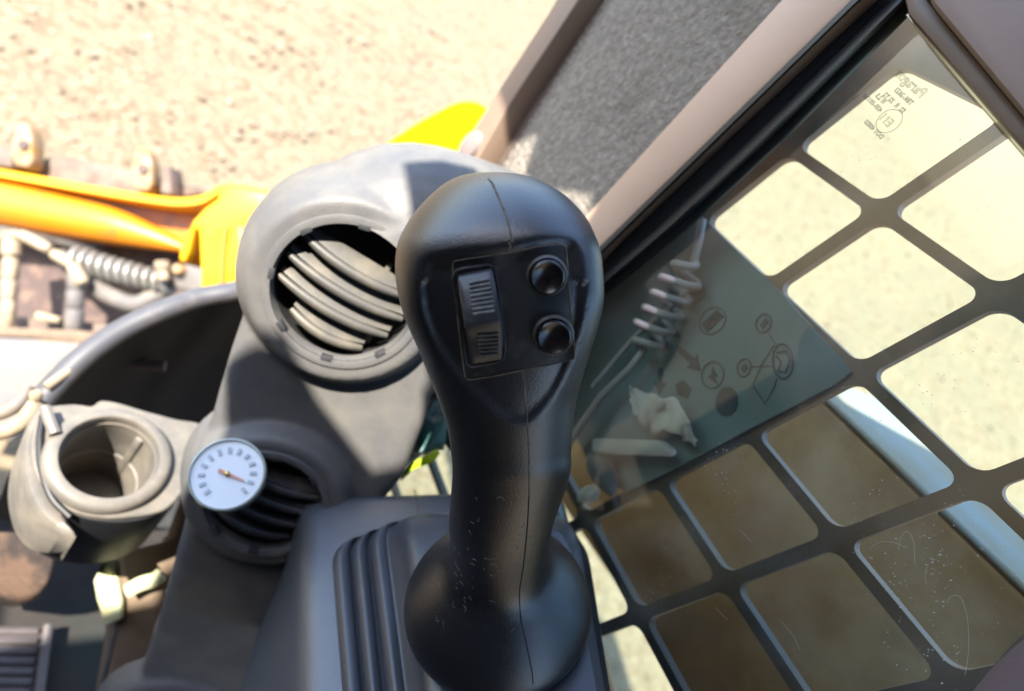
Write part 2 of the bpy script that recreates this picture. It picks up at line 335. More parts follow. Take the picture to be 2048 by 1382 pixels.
# front pillar strip
pil = thing('front_pillar', 'brown steel front pillar strip with a bolt head beside the gravel', 'pillar', PX(900, 345, XF))
wall_piece('pillar_strip', [(1152, -60), (1196, -60), (1150, 10), (1020, 205), (925, 372), (870, 400), (893, 340)], XF - 0.012, XF + 0.012, 'brown_pillar', pil)
wall_piece('pillar_lip', [(1196, -60), (1215, -60), (1168, 10), (1036, 205), (940, 372), (925, 372), (1020, 205), (1150, 10)], XF - 0.004, XF + 0.014, 'brown_dk', pil, 0.001)
c = PX(942, 296, XF - 0.012)
mk('bolt_head', lathe(c, (-1, 0, 0), [(0.016, -0.006), (0.016, 0.001), (0.0145, 0.004), (0.008, 0.0055), (0.001, 0.006)], 28, sx=0.75), 'mauve', pil)
# foam panel
fo = thing('lining_panel', 'grey textured foam lining panel between the front pillar and window frame', 'lining', PX(1000, 420, XF))
wall_piece('panel_edge', [(1160, -80), (1290, -80), (1200, 60), (1080, 240), (985, 420), (900, 460), (860, 420)], XF + 0.006, XF + 0.010, 'brown_dk', fo)
nx, ny = 60, 80; V = []; Fc = []
for j in range(ny + 1):
    t = j / ny; yy = -80 + 620 * t
    l = line_at((1215, -60), (935, 410), yy); r = line_at((1690, -40), (1200, 440), yy) + 14
    for i in range(nx + 1):
        s = i / nx; e = min(s, 1 - s); dent = 0.010 * math.exp(-(s / 0.09) ** 2) + 0.012 * math.exp(-((1 - s) / 0.10) ** 2)
        p = PX(l + (r - l) * s, yy, XF - 0.004); p[0] += dent + 0.0006 * math.sin(i * 1.7 + j * 2.3); V.append(p)
for j in range(ny):
    for i in range(nx): a = j * (nx + 1) + i; Fc.append((a, a + 1, a + nx + 2, a + nx + 1))
mk('foam_sheet', (V, Fc), 'foam', fo, 180)

# side window: frame, seal, glass
win = thing('side_window', 'dusty side window with brown steel frame and wide black rubber seal', 'window', PX(1190, 520, XF))
wall_piece('front_frame', [(1612, -60), (1768, -60), (1700, 6), (1205, 490), (1080, 620), (860, 830), (810, 800), (1160, 440)], XF - 0.014, XF + 0.010, 'brown', win, 0.003)
# rubber seal: a shaped strip following the front edge
def strip(name, L0, L1, prof, material, parent):
    """L0, L1: pixel polylines for the two borders; prof: list of (s across, X)"""
    V = []; Fc = []; n = len(prof)
    for (a, b) in zip(L0, L1):
        for s, x in prof: V.append(PX(a[0] + (b[0] - a[0]) * s, a[1] + (b[1] - a[1]) * s, x))
    for k in range(len(L0) - 1):
        for i in range(n - 1): Fc.append((k * n + i, k * n + i + 1, (k + 1) * n + i + 1, (k + 1) * n + i))
    o = mk(name, (V, Fc), material, parent, 60)
    m = o.modifiers.new('thick', 'SOLIDIFY'); m.thickness = 0.003; m.offset = 0
    return o
L0 = [(1770, -60), (1700, 4), (1452, 246), (1205, 488), (1080, 615), (850, 830)]
L1 = [(1900, -60), (1815, 28), (1560, 285), (1400, 432), (1195, 600), (900, 900)]
strip('window_seal', L0, L1, [(0, XF - 0.006), (0.02, XF - 0.012), (0.07, XF - 0.0125), (0.10, XF - 0.008), (0.16, XF - 0.004), (0.55, XF + 0.002), (0.62, XF - 0.001), (0.70, XF - 0.001), (0.78, XF + 0.006), (0.95, XG - 0.003), (1.0, XG - 0.001)], 'rubber', win)
# top rail
wall_piece('top_rail', [(1795, -60), (1815, 28), (2048, 296), (2200, 480), (2200, 372), (2048, 232), (1856, 0), (1838, -60)], XF - 0.010, XG + 0.012, 'brown_dk', win, 0.002)
wall_piece('rail_lining', [(1838, -80), (1858, -2), (2050, 230), (2220, 386), (2400, 0), (2200, -300)], XF - 0.020, XF + 0.004, 'mauve', win, 0.003)
# glass edge, proud of the rail on its lit border
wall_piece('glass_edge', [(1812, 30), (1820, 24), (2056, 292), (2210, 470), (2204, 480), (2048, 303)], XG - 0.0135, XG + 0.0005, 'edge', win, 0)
GL = [(1816, 30), (2056, 300), (2500, 800), (2400, 1900), (900, 1700), (700, 1000), (1190, 600), (1400, 434), (1560, 287)]
V = [PX(a, b, XG) for a, b in GL]
mk('glass_pane', (V, [tuple(range(len(V)))]), 'glass', win, 0)

# etched glass marking (reads from outside, so it is mirrored from here)
def etched(lines):
    fdir = unit(PX(1795, 140, XG) - PX(1850, 188, XG)); up = np.cross((1, 0, 0), fdir)
    if up[2] < 0: up = -up
    for txt, px, py, size, bold in lines:
        cu = bpy.data.curves.new('marking', 'FONT'); cu.body = txt; cu.size = size; cu.align_x = 'LEFT'; cu.align_y = 'CENTER'
        cu.fill_mode = 'NONE'; cu.bevel_depth = 0.00009; cu.bevel_resolution = 0; cu.resolution_u = 4
        o = bpy.data.objects.new('glass_marking', cu); COL.objects.link(o)
        me = bpy.data.meshes.new_from_object(o.evaluated_get(bpy.context.evaluated_depsgraph_get()))
        bpy.data.objects.remove(o); bpy.data.curves.remove(cu)
        q = PX(px, py, XG - 0.0006)
        me.transform(Matrix([[fdir[0], up[0], 1, q[0]], [fdir[1], up[1], 0, q[1]], [fdir[2], up[2], 0, q[2]], [0, 0, 0, 1]]))
        link('glass_marking', me, 'etch', win, 0)
etched([('Paragon', 1848, 190, 0.0062, 1), ('TBK-2623', 1824, 208, 0.0030, 0), ('S2  R  32 Y2', 1808, 224, 0.0030, 0), ('III 2.5', 1770, 205, 0.0030, 0),
        ('43R-001582', 1762, 222, 0.0030, 0), ('E11', 1782, 250, 0.0052, 1), ('DOT 45823', 1765, 276, 0.0028, 0)])
ec = PX(1778, 242, XG - 0.0006); 
mk('glass_marking', tube([ec + 0.0056 * np.array([0, math.cos(t), math.sin(t) * 1.0]) for t in np.linspace(0, 2 * math.pi, 40)], 0.00012, 5), 'etch', win)

for arc in ([(1796, 1100), (1803, 1072), (1818, 1064), (1828, 1090), (1829, 1128)], [(1893, 1205), (1903, 1192), (1922, 1196), (1935, 1240), (1937, 1300), (1930, 1350)], [(1853, 1170), (1850, 1150), (1856, 1128)], [(1738, 1098), (1760, 1084), (1790, 1086), (1815, 1096)],
            [(1560, 1240), (1585, 1270), (1600, 1300)], [(1430, 1215), (1455, 1240)], [(1480, 1060), (1505, 1085)]):
    mk('scratch', tube(catmull([PX(a, b, XG - 0.0006) for a, b in arc], 6), 0.000055, 4), 'spot', win, 0)
V = []; Fc = []
for k in range(120):
    cxp = random.choice([1782, 1800, 1852, 1868, 1888, 1908]) + random.gauss(0, 10); cyp = random.uniform(1060, 1370) + (cxp - 1850) * 0.5
    if k > 85: cxp, cyp = random.uniform(1880, 2040), random.uniform(250, 420)
    p = PX(cxp, cyp, XG - 0.0005); r = random.uniform(0.00008, 0.00028) * (0.6 if k > 85 else 1)
    v, f = lathe(p, (1, 0, 0), [(r * 0.3, -0.0001), (r, 0), (r * .3, 0.0001)], 7); v = [np.array([q[0], p[1] + (q[1] - p[1]), p[2] + (q[2] - p[2]) * random.uniform(1, 2.2)]) for q in v]
    o2 = len(V); V += v; Fc += [tuple(i + o2 for i in g) for g in f]
sp = mk('dried_spots', (V, Fc), 'spot', win, 0); sp['kind'] = 'stuff'

# ------------------------------------------------------------------ steel mesh guard outside the glass
idx = {'o': -1, 'a': 0, 'b': 1, 'c': 2}
CR = {('a', 1): (1750, 408), ('a', 2): (1540, 568), ('b', 1): (1985, 600), ('b', 2): (1705, 745), ('b', 3): (1490, 880), ('b', 4): (1322, 958), ('b', 5): (1165, 1035),
      ('c', 2): (1965, 975), ('c', 3): (1685, 1075), ('c', 4): (1452, 1160), ('c', 5): (1275, 1228), ('o', 1): (1583, 285), ('o', 2): (1400, 455)}
A = []
for (v, f), (x, y) in CR.items():
    i, j = idx[v], f
    A.append([i, j, 1, 0, 0, 0, -x * i, -x * j, -x]); A.append([0, 0, 0, i, j, 1, -y * i, -y * j, -y])
Hm = np.linalg.svd(np.array(A, float))[2][-1].reshape(3, 3)
def grid(i, j, x):
    p = Hm @ np.array([i, j, 1.0]); return PX(p[0] / p[2], p[1] / p[2], x)
g0, gi, gj = grid(0, 2, XM), grid(1, 2, XM) - grid(0, 2, XM), grid(0, 3, XM) - grid(0, 2, XM)
def gp(i, j, x): p = g0 + gi * i + gj * (j - 2); return np.array([x, p[1], p[2]])
def build_guard():
    V = []; Fc = []; NQ = 6
    def add(p): V.append(p); return len(V) - 1
    T = 0.006
    for i in range(-2, 5):
        for j in range(-1, 9):
            m = 0.054; r = 0.10
            lo_i, hi_i, lo_j, hi_j = i + m, i + 1 - m, j + m * 0.9, j + 1 - m * 0.9
            hole = []; outer = []
            for (ci, cj, a0) in ((hi_i - r, hi_j - r, 0), (lo_i + r, hi_j - r, 90), (lo_i + r, lo_j + r, 180), (hi_i - r, lo_j + r, 270)):
                for k in range(NQ + 1):
                    a = math.radians(a0 + 90 * k / NQ); u, w = ci + r * math.cos(a), cj + r * math.sin(a); hole.append((u, w))
                    du, dw = math.cos(a), math.sin(a)
                    s = 1 / max(abs(du), abs(dw)); outer.append((i + 0.5 + 0.5 * du * s, j + 0.5 + 0.5 * dw * s))
            if i < -1 or j < 0:
                b = [(i, j), (i + 1, j), (i + 1, j + 1), (i, j + 1)]
                for x in (XM, XM + T): Fc.append(tuple(add(gp(u, w, x)) for u, w in b))
                continue
            n = len(hole)
            for x, top in ((XM, True), (XM + T, False)):
                hi = [add(gp(u, w, x)) for u, w in hole]; oi = [add(gp(u, w, x)) for u, w in outer]
                for k in range(n):
                    q = (k + 1) % n; Fc.append((hi[k], hi[q], oi[q], oi[k]))
                if top: h0 = hi
                else: h1 = hi
            for k in range(n):
                q = (k + 1) % n; Fc.append((h0[k], h1[k], h1[q], h0[q]))
    return V, Fc
def guard_cells():
    return build_guard()
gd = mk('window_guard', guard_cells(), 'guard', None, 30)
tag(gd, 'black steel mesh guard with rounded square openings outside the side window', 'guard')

# ------------------------------------------------------------------ loader arm beyond the guard
XA = 0.52
def arm():
    t = thing('loader_arm', 'dull brown loader arm running along outside the mesh guard', 'loader arm', PX(1400, 1100, XA))
    fd = unit(gi) if gi[1] > 0 else -unit(gi)
    fd = np.array([0, fd[1], fd[2]]); fd = unit(fd)
    a = PX(1640, 800, XA); b = PX(2060, 1205, XA); top_dir = unit(b - a)
    lo = PX(1150, 1050, XA); lo2 = PX(1385, 1400, XA); lo_dir = unit(lo2 - lo)
    pts = [a - top_dir * 0.0, b + top_dir * 0.6, lo2 + lo_dir * 0.6, lo - lo_dir * 0.03, PX(1105, 1000, XA), PX(1120, 780, XA), PX(1250, 640, XA), PX(1500, 700, XA)]
    mk('arm_plate', prism(pts, (0.10, 0, 0), 0.004), 'arm', t)
    n = np.cross(top_dir, (1, 0, 0)); n = n if n[2] > 0 else -n
    q = [a - top_dir * 0.03 + n * 0.0008, b + top_dir * 0.6 + n * 0.0008, b + top_dir * 0.6 + n * 0.006, a - top_dir * 0.03 + n * 0.006]
    mk('arm_top_plate', prism([p + np.array([0.0005, 0, 0]) for p in q], (0.21, 0, 0), 0.0025, 3), 'arm_top', t)
arm()

# ------------------------------------------------------------------ teal plate imitating a decal reflected in the glass
def decal_reflection():
    XD = 0.3285
    t = thing('reflected_decal', 'teal grey reflection of a control decal modelled as a plate behind the window', 'decal_reflection', PX(1450, 760, XD))
    mk('reflection_plate', prism([PX(a, b, XD) for a, b in [(1402, 430), (1452, 480), (1556, 578), (1702, 742), (1668, 768), (1322, 950), (1250, 985), (1180, 930), (1140, 850), (1130, 640), (1250, 540)]], (0.0015, 0, 0), 0), 'tealplate', t, 0)
    X1 = XD - 0.0008
    def poly(pix, m='ink', name='symbol'): mk(name, prism([PX(a, b, X1) for a, b in pix], (0.0007, 0, 0)), m, t, 0)
    def ell(cx, cy, rx, ry, rot=0, n=20):
        return [(cx + rx * math.cos(q) * math.cos(rot) - ry * math.sin(q) * math.sin(rot), cy + rx * math.cos(q) * math.sin(rot) + ry * math.sin(q) * math.cos(rot)) for q in np.linspace(0, 2 * math.pi, n, endpoint=False)]
    def wire(pix, m='ink', r=0.0004, name='symbol'): mk(name, tube([PX(a, b, X1) for a, b in pix], r, 5), m, t)
    poly(ell(1453, 803, 22, 30, 0.1)); poly(ell(1393, 585, 17, 23, 0.4))
    poly([(1352, 700), (1358, 690), (1388, 716), (1394, 708), (1400, 742), (1372, 736), (1380, 727)])
    poly([(1316, 735), (1326, 735), (1324, 766), (1332, 766), (1317, 790), (1308, 764), (1316, 764)])
    w = ell(1425, 750, 22, 27, 0.2); wire(w + [w[0]])
    poly([(1424, 732), (1434, 752), (1428, 754), (1436, 770), (1415, 752), (1422, 750)])
    poly([(1403, 648), (1434, 618), (1447, 632), (1414, 664)]); w = ell(1425, 641, 23, 30, 0.7); wire(w + [w[0]], 'inkred', 0.0003)
    for k in range(3): poly([(1409 + k * 10, 647 - k * 9), (1413 + k * 10, 643 - k * 9), (1419 + k * 10, 650 - k * 9), (1415 + k * 10, 654 - k * 9)], 'tealplate')
    w = ell(1527, 646, 15, 19, 0.3); wire(w + [w[0]], 'inkred'); poly([(1519, 650), (1531, 634), (1537, 644), (1525, 658)], 'inkred')
    w = ell(1565, 722, 20, 35, -0.05); wire(w + [w[0]], 'inkred', 0.0006)
    wire([(1553, 705), (1572, 702), (1580, 720), (1570, 745), (1556, 742), (1562, 724), (1552, 712)], 'inkred', 0.0006)
    w = ell(1488, 735, 13, 18, 0.2); wire(w + [w[0]], 'inkred'); poly([(1480, 738), (1490, 726), (1496, 735), (1487, 745)], 'inkred')
    wire([(1500, 733), (1545, 732)], 'inkred', 0.0003); wire([(1538, 668), (1548, 684), (1556, 690)], 'inkred', 0.0003)
    wire([(1548, 690), (1524, 728), (1505, 770), (1530, 808), (1548, 775), (1553, 758)], 'inkred', 0.0003)
    poly([(1350, 770), (1366, 760), (1382, 778), (1374, 796), (1356, 790)], 'inkred')
decal_reflection()
# solid coil and pale shapes imitating reflections in the window glass
def reflected_cords():
    a = PX(1384, 520, 0.314); b = PX(1282, 700, 0.314); ax = unit(b - a); u, v = frame(ax); Lh = np.linalg.norm(b - a)
    pts = []
    turns = 6
    for k in range(turns * 20 + 1):
        s = k / (turns * 20); r = 0.0112 * min(1, 5 * s + 0.2, 5 * (1 - s) + 0.2); q = 2 * math.pi * turns * s
        pts.append(a + ax * (Lh * s) + r * (math.cos(q) * u + math.sin(q) * v))
    pts = [PX(1404, 440, 0.320), PX(1398, 480, 0.316)] + pts + [PX(1262, 735, 0.314), PX(1205, 790, 0.314), PX(1150, 868, 0.314), PX(1090, 960, 0.314)]
    o = mk('reflected_coil', tube(pts, 0.0025, 8), 'cord_reflection', None, 60)
    tag(o, 'beige coil imitating a reflection in the glass beside the teal plate', 'cord_reflection')
    o = mk('streak', tube(catmull([PX(1395, 560, 0.322), PX(1340, 615, 0.322), PX(1270, 675, 0.32), PX(1215, 740, 0.318), PX(1185, 775, 0.316)], 6), 0.0019, 8), 'cord_reflection', None, 60)
    tag(o, 'thin straight beige cable imitating a reflection beside the coil', 'streak')
reflected_cords()
def gleam():  # pale shapes imitate sunlit things reflected in the glass
    tp = catmull([(1258, 772), (1284, 782), (1322, 794), (1356, 800), (1376, 840), (1392, 880)], 5); bt = catmull([(1266, 816), (1276, 844), (1302, 866), (1340, 862), (1368, 878), (1388, 892)], 5)
    V = []; Fc = []
    for k, (p, q) in enumerate(zip(tp, bt)):
        for i in range(9):
            t_ = i / 8; x, y = p + (q - p) * t_
            V.append(PX(x + 2.5 * math.sin(i * 1.9 + k), y + 2.5 * math.sin(k * 1.3 + i * .8), 0.316 + 0.0024 * math.sin(k * 0.55 + t_ * 2.2) + 0.0014 * math.sin(k * 1.25 - t_ * 5)))
    for k in range(len(tp) - 1):
        for i in range(8): a = k * 9 + i; Fc.append((a, a + 1, a + 10, a + 9))
    o = mk('gleam', (V, Fc), 'gleam', None, 180)
    m2 = o.modifiers.new('t', 'SOLIDIFY'); m2.thickness = 0.0012
    tag(o, 'pale reflection low in the window glass modelled as a crumpled sheet', 'gleam')
    o = mk('reflected_bar', prism([PX(a, b, 0.312) for a, b in [(1182, 876), (1318, 880), (1342, 900), (1336, 912), (1182, 906)]], (0.008, 0, 0), 0.002), 'gleam')
    tag(o, 'flat pale bar imitating a reflection just right of the joystick grip', 'bar')
    c = PX(1208, 950, 0.318)
    o = mk('reflected_oval', tube(catmull([PX(1188, 905, 0.318), PX(1200, 935, 0.318), PX(1216, 965, 0.318), PX(1226, 992, 0.318)], 5), [0.004, 0.006, 0.0072, 0.008, 0.0084, 0.0086, 0.0086, 0.0084, 0.008, 0.0074, 0.0068, 0.006, 0.005, 0.0042, 0.003, 0.001], 14), 'mauve')
    tag(o, 'mauve grey elongated knob imitating a reflection beside the mesh guard', 'oval')
    o = mk('reflected_tab', tube(catmull([PX(1158, 1003, 0.318), PX(1172, 992, 0.318), PX(1186, 984, 0.318), PX(1198, 974, 0.318)], 4), [0.001, 0.003, 0.0042, 0.005, 0.0054, 0.0056, 0.0056, 0.0054, 0.005, 0.0044, 0.0036, 0.0025, 0.001], 12), 'gleam')
    tag(o, 'small pale rounded shape imitating a reflection beside the lower stick of the joystick', 'tab')
gleam()

# ------------------------------------------------------------------ joystick
def build_joystick():
    rows = [  # y, cx, half width px, front depth, thickness m, exponent
        (354.5, 985, 10, .2500, .006, 2.0), (356.5, 985, 42, .2462, .016, 2.0), (362, 988, 74, .2395, .026, 2.0), (373, 991, 100, .2310, .038, 2.0), (400, 996, 136, .2205, .050, 2.1),
        (440, 998, 171, .2120, .058, 2.25), (480, 997, 192, .2068, .061, 2.4), (515, 998, 200, .2054, .061, 2.75), (560, 1000, 202, .2062, .059, 2.95),
        (605, 1004, 199, .2079, .056, 2.95), (650, 1007, 188, .2106, .052, 2.85), (700, 1010, 170, .2141, .048, 2.6), (750, 1012, 153, .2184, .046, 2.35),
        (800, 1015, 137, .2232, .045, 2.1), (850, 1020, 126, .2286, .044, 2.0), (900, 1022, 120, .2342, .044, 2.0), (950, 1022, 117, .2402, .044, 2.0)]
    ctl = []   # center(3), aL, b, e, tilt
    for y, cx, hw, df, T, e in rows:
        d = df + T / 2; ctl.append([*(ray(cx, y) * d), hw * d / F, T / 2, e, 0.0])
    ax = unit([0.03, 0.79, 0.61]); Cb = ray(996, 1206) * 0.325
    top = np.array(ctl[-1][:3]); ux = 0.0
    prof = [(.072, .0236, .55), (.060, .0232, .8), (.052, .0233, 1), (.045, .0240, 1), (.0385, .0258, 1), (.0330, .0290, 1), (.0275, .0334, 1), (.0215, .0380, 1), (.0150, .0424, 1), (.009, .0458, 1), (.004, .0478, 1), (0, .0485, 1), (-.004, .0478, 1), (-.0065, .0445, 1), (-.007, .038, 1)]
    for h, r, tl in prof:
        c = Cb + ax * h
        if tl < 1: s = 1 - tl; c = c * (1 - 0.35 * s) + (Cb + unit(top - Cb) * h) * 0.35 * s
        ctl.append([*c, r, r, 2.0, tl])
    ctl = np.array(ctl); fine = catmull(ctl, 7)
    r3 = np.array([1, 0, 0.0]); r3 = r3 - ax * (r3 @ ax); r3 = unit(r3)
    u3 = np.cross(r3, ax); u3 = u3 if u3[2] > 0 else -u3
    N = 144; rings = []
    for row in fine:
        c = row[:3]; a, b, e, tl = row[3], row[4], row[5], min(max(row[6], 0), 1)
        r = unit(np.array([1, 0, 0]) * (1 - tl) + r3 * tl); u = unit(np.array([0, 0, 1.0]) * (1 - tl) + u3 * tl)
        ring = []
        for q in np.linspace(0, 2 * math.pi, N, endpoint=False):
            cq, sq = math.cos(q), math.sin(q); e2 = 2 / max(e, 1.9)
            ring.append(c + r * a * np.sign(cq) * abs(cq) ** e2 + u * b * np.sign(sq) * abs(sq) ** e2)
        rings.append(ring)
    # thumb-side face: a shallow tear-drop recess under the brow
    tear = catmull([(834, 575), (836, 530), (852, 508), (900, 498), (960, 492), (1020, 484), (1090, 468), (1140, 466), (1168, 490), (1178, 545), (1172, 625), (1152, 710), (1118, 785), (1070, 842), (1040, 852), (1005, 842), (955, 800), (900, 742), (860, 680), (840, 625), (834, 575)], 5)
    tx, ty = tear[:, 0], tear[:, 1]
    def inside(x, y):
        k = 0; n = len(tx)
        for i in range(n - 1):
            if (ty[i] > y) != (ty[i + 1] > y) and x < tx[i] + (tx[i + 1] - tx[i]) * (y - ty[i]) / (ty[i + 1] - ty[i]): k ^= 1
        return k
    out = []
    for ring in rings:
        o = []
        for k, p in enumerate(ring):
            x = CX + F * p[0] / -p[2]; y = CY - F * p[1] / -p[2]
            if k < N // 2 and 440 < y < 900 and inside(x, y):
                d = np.min(np.hypot(tx - x, ty - y)); w = 40 if y < 560 else 24
                s = min(1, d / w); s = s * s * (3 - 2 * s); dep = 0.0032 if y < 700 else 0.0032 * max(0.45, 1 - (y - 700) / 260)
                p = p * (1 + dep * s / np.linalg.norm(p))
            o.append(W(p))
        out.append(o)
    base = W(Cb - ax * 0.007)
    j = thing('joystick', 'black joystick grip with a ridged rocker and two round buttons', 'joystick', base)
    grip = mk('grip', loft(out), 'grip', j, 60)
    tr = bvh(grip)
    def on(pix, off=0.0, n=1):
        pts = []
        for (a, b) in (catmull(pix, n) if n > 1 else pix):
            h, nn = hit(tr, a, b)
            if h is None: continue
            vd = unit(ORG - h); pts.append(h + vd * off)
        return pts
    # moulding seams
    mk('seam', tube(on([(977, 358), (985, 368), (996, 392), (1008, 420), (1016, 445), (1022, 470), (1024, 484)], -0.00005, 6), 0.00042, 6), 'dirt', j)
    mk('seam', tube(on([(1018, 484), (1020, 492), (1019, 498)], -0.0001, 3), 0.0005, 6), 'dirt', j)
    mk('seam', tube(on([(1046, 744), (1050, 790), (1055, 850), (1058, 920), (1058, 990)], -0.00012, 6), 0.00036, 6), 'dirt', j)
    mk('seam', tube(on([(1058, 990), (1054, 1060), (1047, 1130), (1039, 1185), (1042, 1240), (1053, 1290), (1064, 1345), (1066, 1368)], -0.00012, 8), 0.00034, 6), 'seam_dark', j)
    # switch plate with its dusty gap
    pl = [(905, 538), (908, 525), (922, 520), (1020, 505), (1105, 488), (1124, 490), (1132, 503), (1140, 600), (1149, 700), (1147, 714), (1136, 721), (1040, 742), (946, 759), (934, 755), (928, 742), (916, 640)]
    ol = on(pl + [pl[0]], 0.0001, 6)
    mk('plate_gap', tube(ol, 0.00032, 6), 'dirt', j)
    # plate surface: sampled sheet slightly proud
    V = []; Fc = []; nu, nv = 18, 18
    for b in range(nv + 1):
        for a in range(nu + 1):
            s, t = a / nu, b / nv
            l = np.array([908, 523]) * (1 - t) + np.array([933, 756]) * t; r = np.array([1128, 490]) * (1 - t) + np.array([1148, 719]) * t
            q = l + (r - l) * s; h, _ = hit(tr, *q); V.append(h + unit(ORG - h) * 0.00035)
    for b in range(nv):
        for a in range(nu): i = b * (nu + 1) + a; Fc.append((i, i + 1, i + nu + 2, i + nu + 1))
    pbm = mk('switch_plate', (V, Fc), 'switch_plate', j, 180)
    # plane of the face
    o = hit(tr, 1030, 620)[0]; e1 = hit(tr, 1090, 610)[0] - hit(tr, 960, 632)[0]; e2 = hit(tr, 1030, 540)[0] - hit(tr, 1036, 720)[0]
    nrm = unit(np.cross(e1, e2)); nrm = nrm if np.dot(nrm, ORG - o) > 0 else -nrm
    o = o + nrm * 0.0006
    # rocker well and rocker
    well = [(905, 556), (912, 541), (925, 537), (978, 530), (990, 536), (1002, 610), (1010, 700), (1006, 718), (995, 724), (942, 735), (932, 728), (920, 640)]
    mk('rocker_well', prism([PP(a, b, o + nrm * 0.0001, nrm) for a, b in well], nrm * 0.0006, 0), 'seam_dark', j, 0)
    mk('well_rim', tube([PP(a, b, o + nrm * 0.0007, nrm) for a, b in well + [well[0]]], 0.0005, 6), 'switch_plate', j)
    rk = None
    ctl = [  # across-lines of the rocker: left px, right px, height
        ((918, 548), (982, 535), .0006), ((917, 556), (985, 543), .0030), ((920, 580), (991, 568), .0052), ((925, 606), (997, 596), .0076), ((930, 632), (1003, 624), .0094),
        ((931, 640), (1004, 632), .0092), ((934, 658), (1006, 652), .0062), ((937, 680), (1006, 676), .0044), ((940, 704), (1005, 700), .0032), ((944, 724), (1003, 716), .0014), ((946, 730), (1000, 721), .0004)]
    rings = []
    for l, r, h in ctl:
        a = PP(*l, o, nrm); b = PP(*r, o, nrm); d = b - a
        rings.append([a, a + nrm * h * 0.8, a + d * 0.06 + nrm * h * 0.97, a + d * 0.14 + nrm * h, a + d * 0.86 + nrm * h, a + d * 0.94 + nrm * h * 0.97, b + nrm * h * 0.8, b])
    rk = mk('rocker', loft(rings), 'switch', j, 35)
    def rib(l, r, h):
        a = PP(*l, o, nrm); b = PP(*r, o, nrm); d = b - a
        return tube([a + d * 0.30 + nrm * h, a + d * 0.88 + nrm * h], 0.0007, 6)
    for k in range(8):
        t = k / 7; l = (919 + 7 * t, 566 + 54 * t); r = (987 + 11 * t, 553 + 57 * t); h = .0040 + .0044 * t
        mk('rib', rib(l, r, h), 'rib', rk)
    for k in range(6):
        t = k / 5; l = (935 + 5 * t, 664 + 42 * t); r = (1005, 658 + 44 * t); h = .0058 - .0024 * t
        mk('rib', rib(l, r, h), 'rib', rk)
    for (bx, by) in ((1094, 552), (1107, 671)):
        c = PP(bx, by, o, nrm); s = np.linalg.norm(PP(bx + 35, by, o, nrm) - c)
        bt = mk('button', lathe(c, nrm, [(s * 1.0, -0.001), (s * 1.0, 0.0022), (s * 0.97, 0.0030), (s * 0.88, 0.0035), (s * 0.80, 0.0032), (s * 0.55, 0.0024), (s * 0.25, 0.0019), (s * 0.02, 0.0018)], 48), 'button', j)
        mk('button_bezel', lathe(c, nrm, [(s * 1.03, -0.0005), (s * 1.03, 0.0008), (s * 1.08, 0.0010), (s * 1.15, 0.0006), (s * 1.2, -0.0006)], 48, False, False), 'button_ring', bt)
    V = []; Fc = []
    for k in range(75):
        px = random.uniform(905, 1065); py = random.gauss(1120, 45)
        if k > 62: px, py = random.uniform(830, 900), random.uniform(1050, 1250)
        h, nn = hit(tr, px, py)
        if h is None: continue
        a = unit(np.cross(nn, np.random.normal(size=3))); b = np.cross(nn, a); Lf = random.uniform(.0004, .0016); q = random.uniform(-1, 1)
        pts = [h + nn * .0001 + a * Lf * t + b * Lf * q * t * t for t in (-1, -.4, .3, 1)]
        v, f = tube(pts, 0.00007, 4); o2 = len(V); V += v; Fc += [tuple(i + o2 for i in g) for g in f]
    li = mk('lint', (V, Fc), 'lint', j, 0); li['kind'] = 'stuff'
    return Cb, ax, j
Cb, JA, JOY = build_joystick()

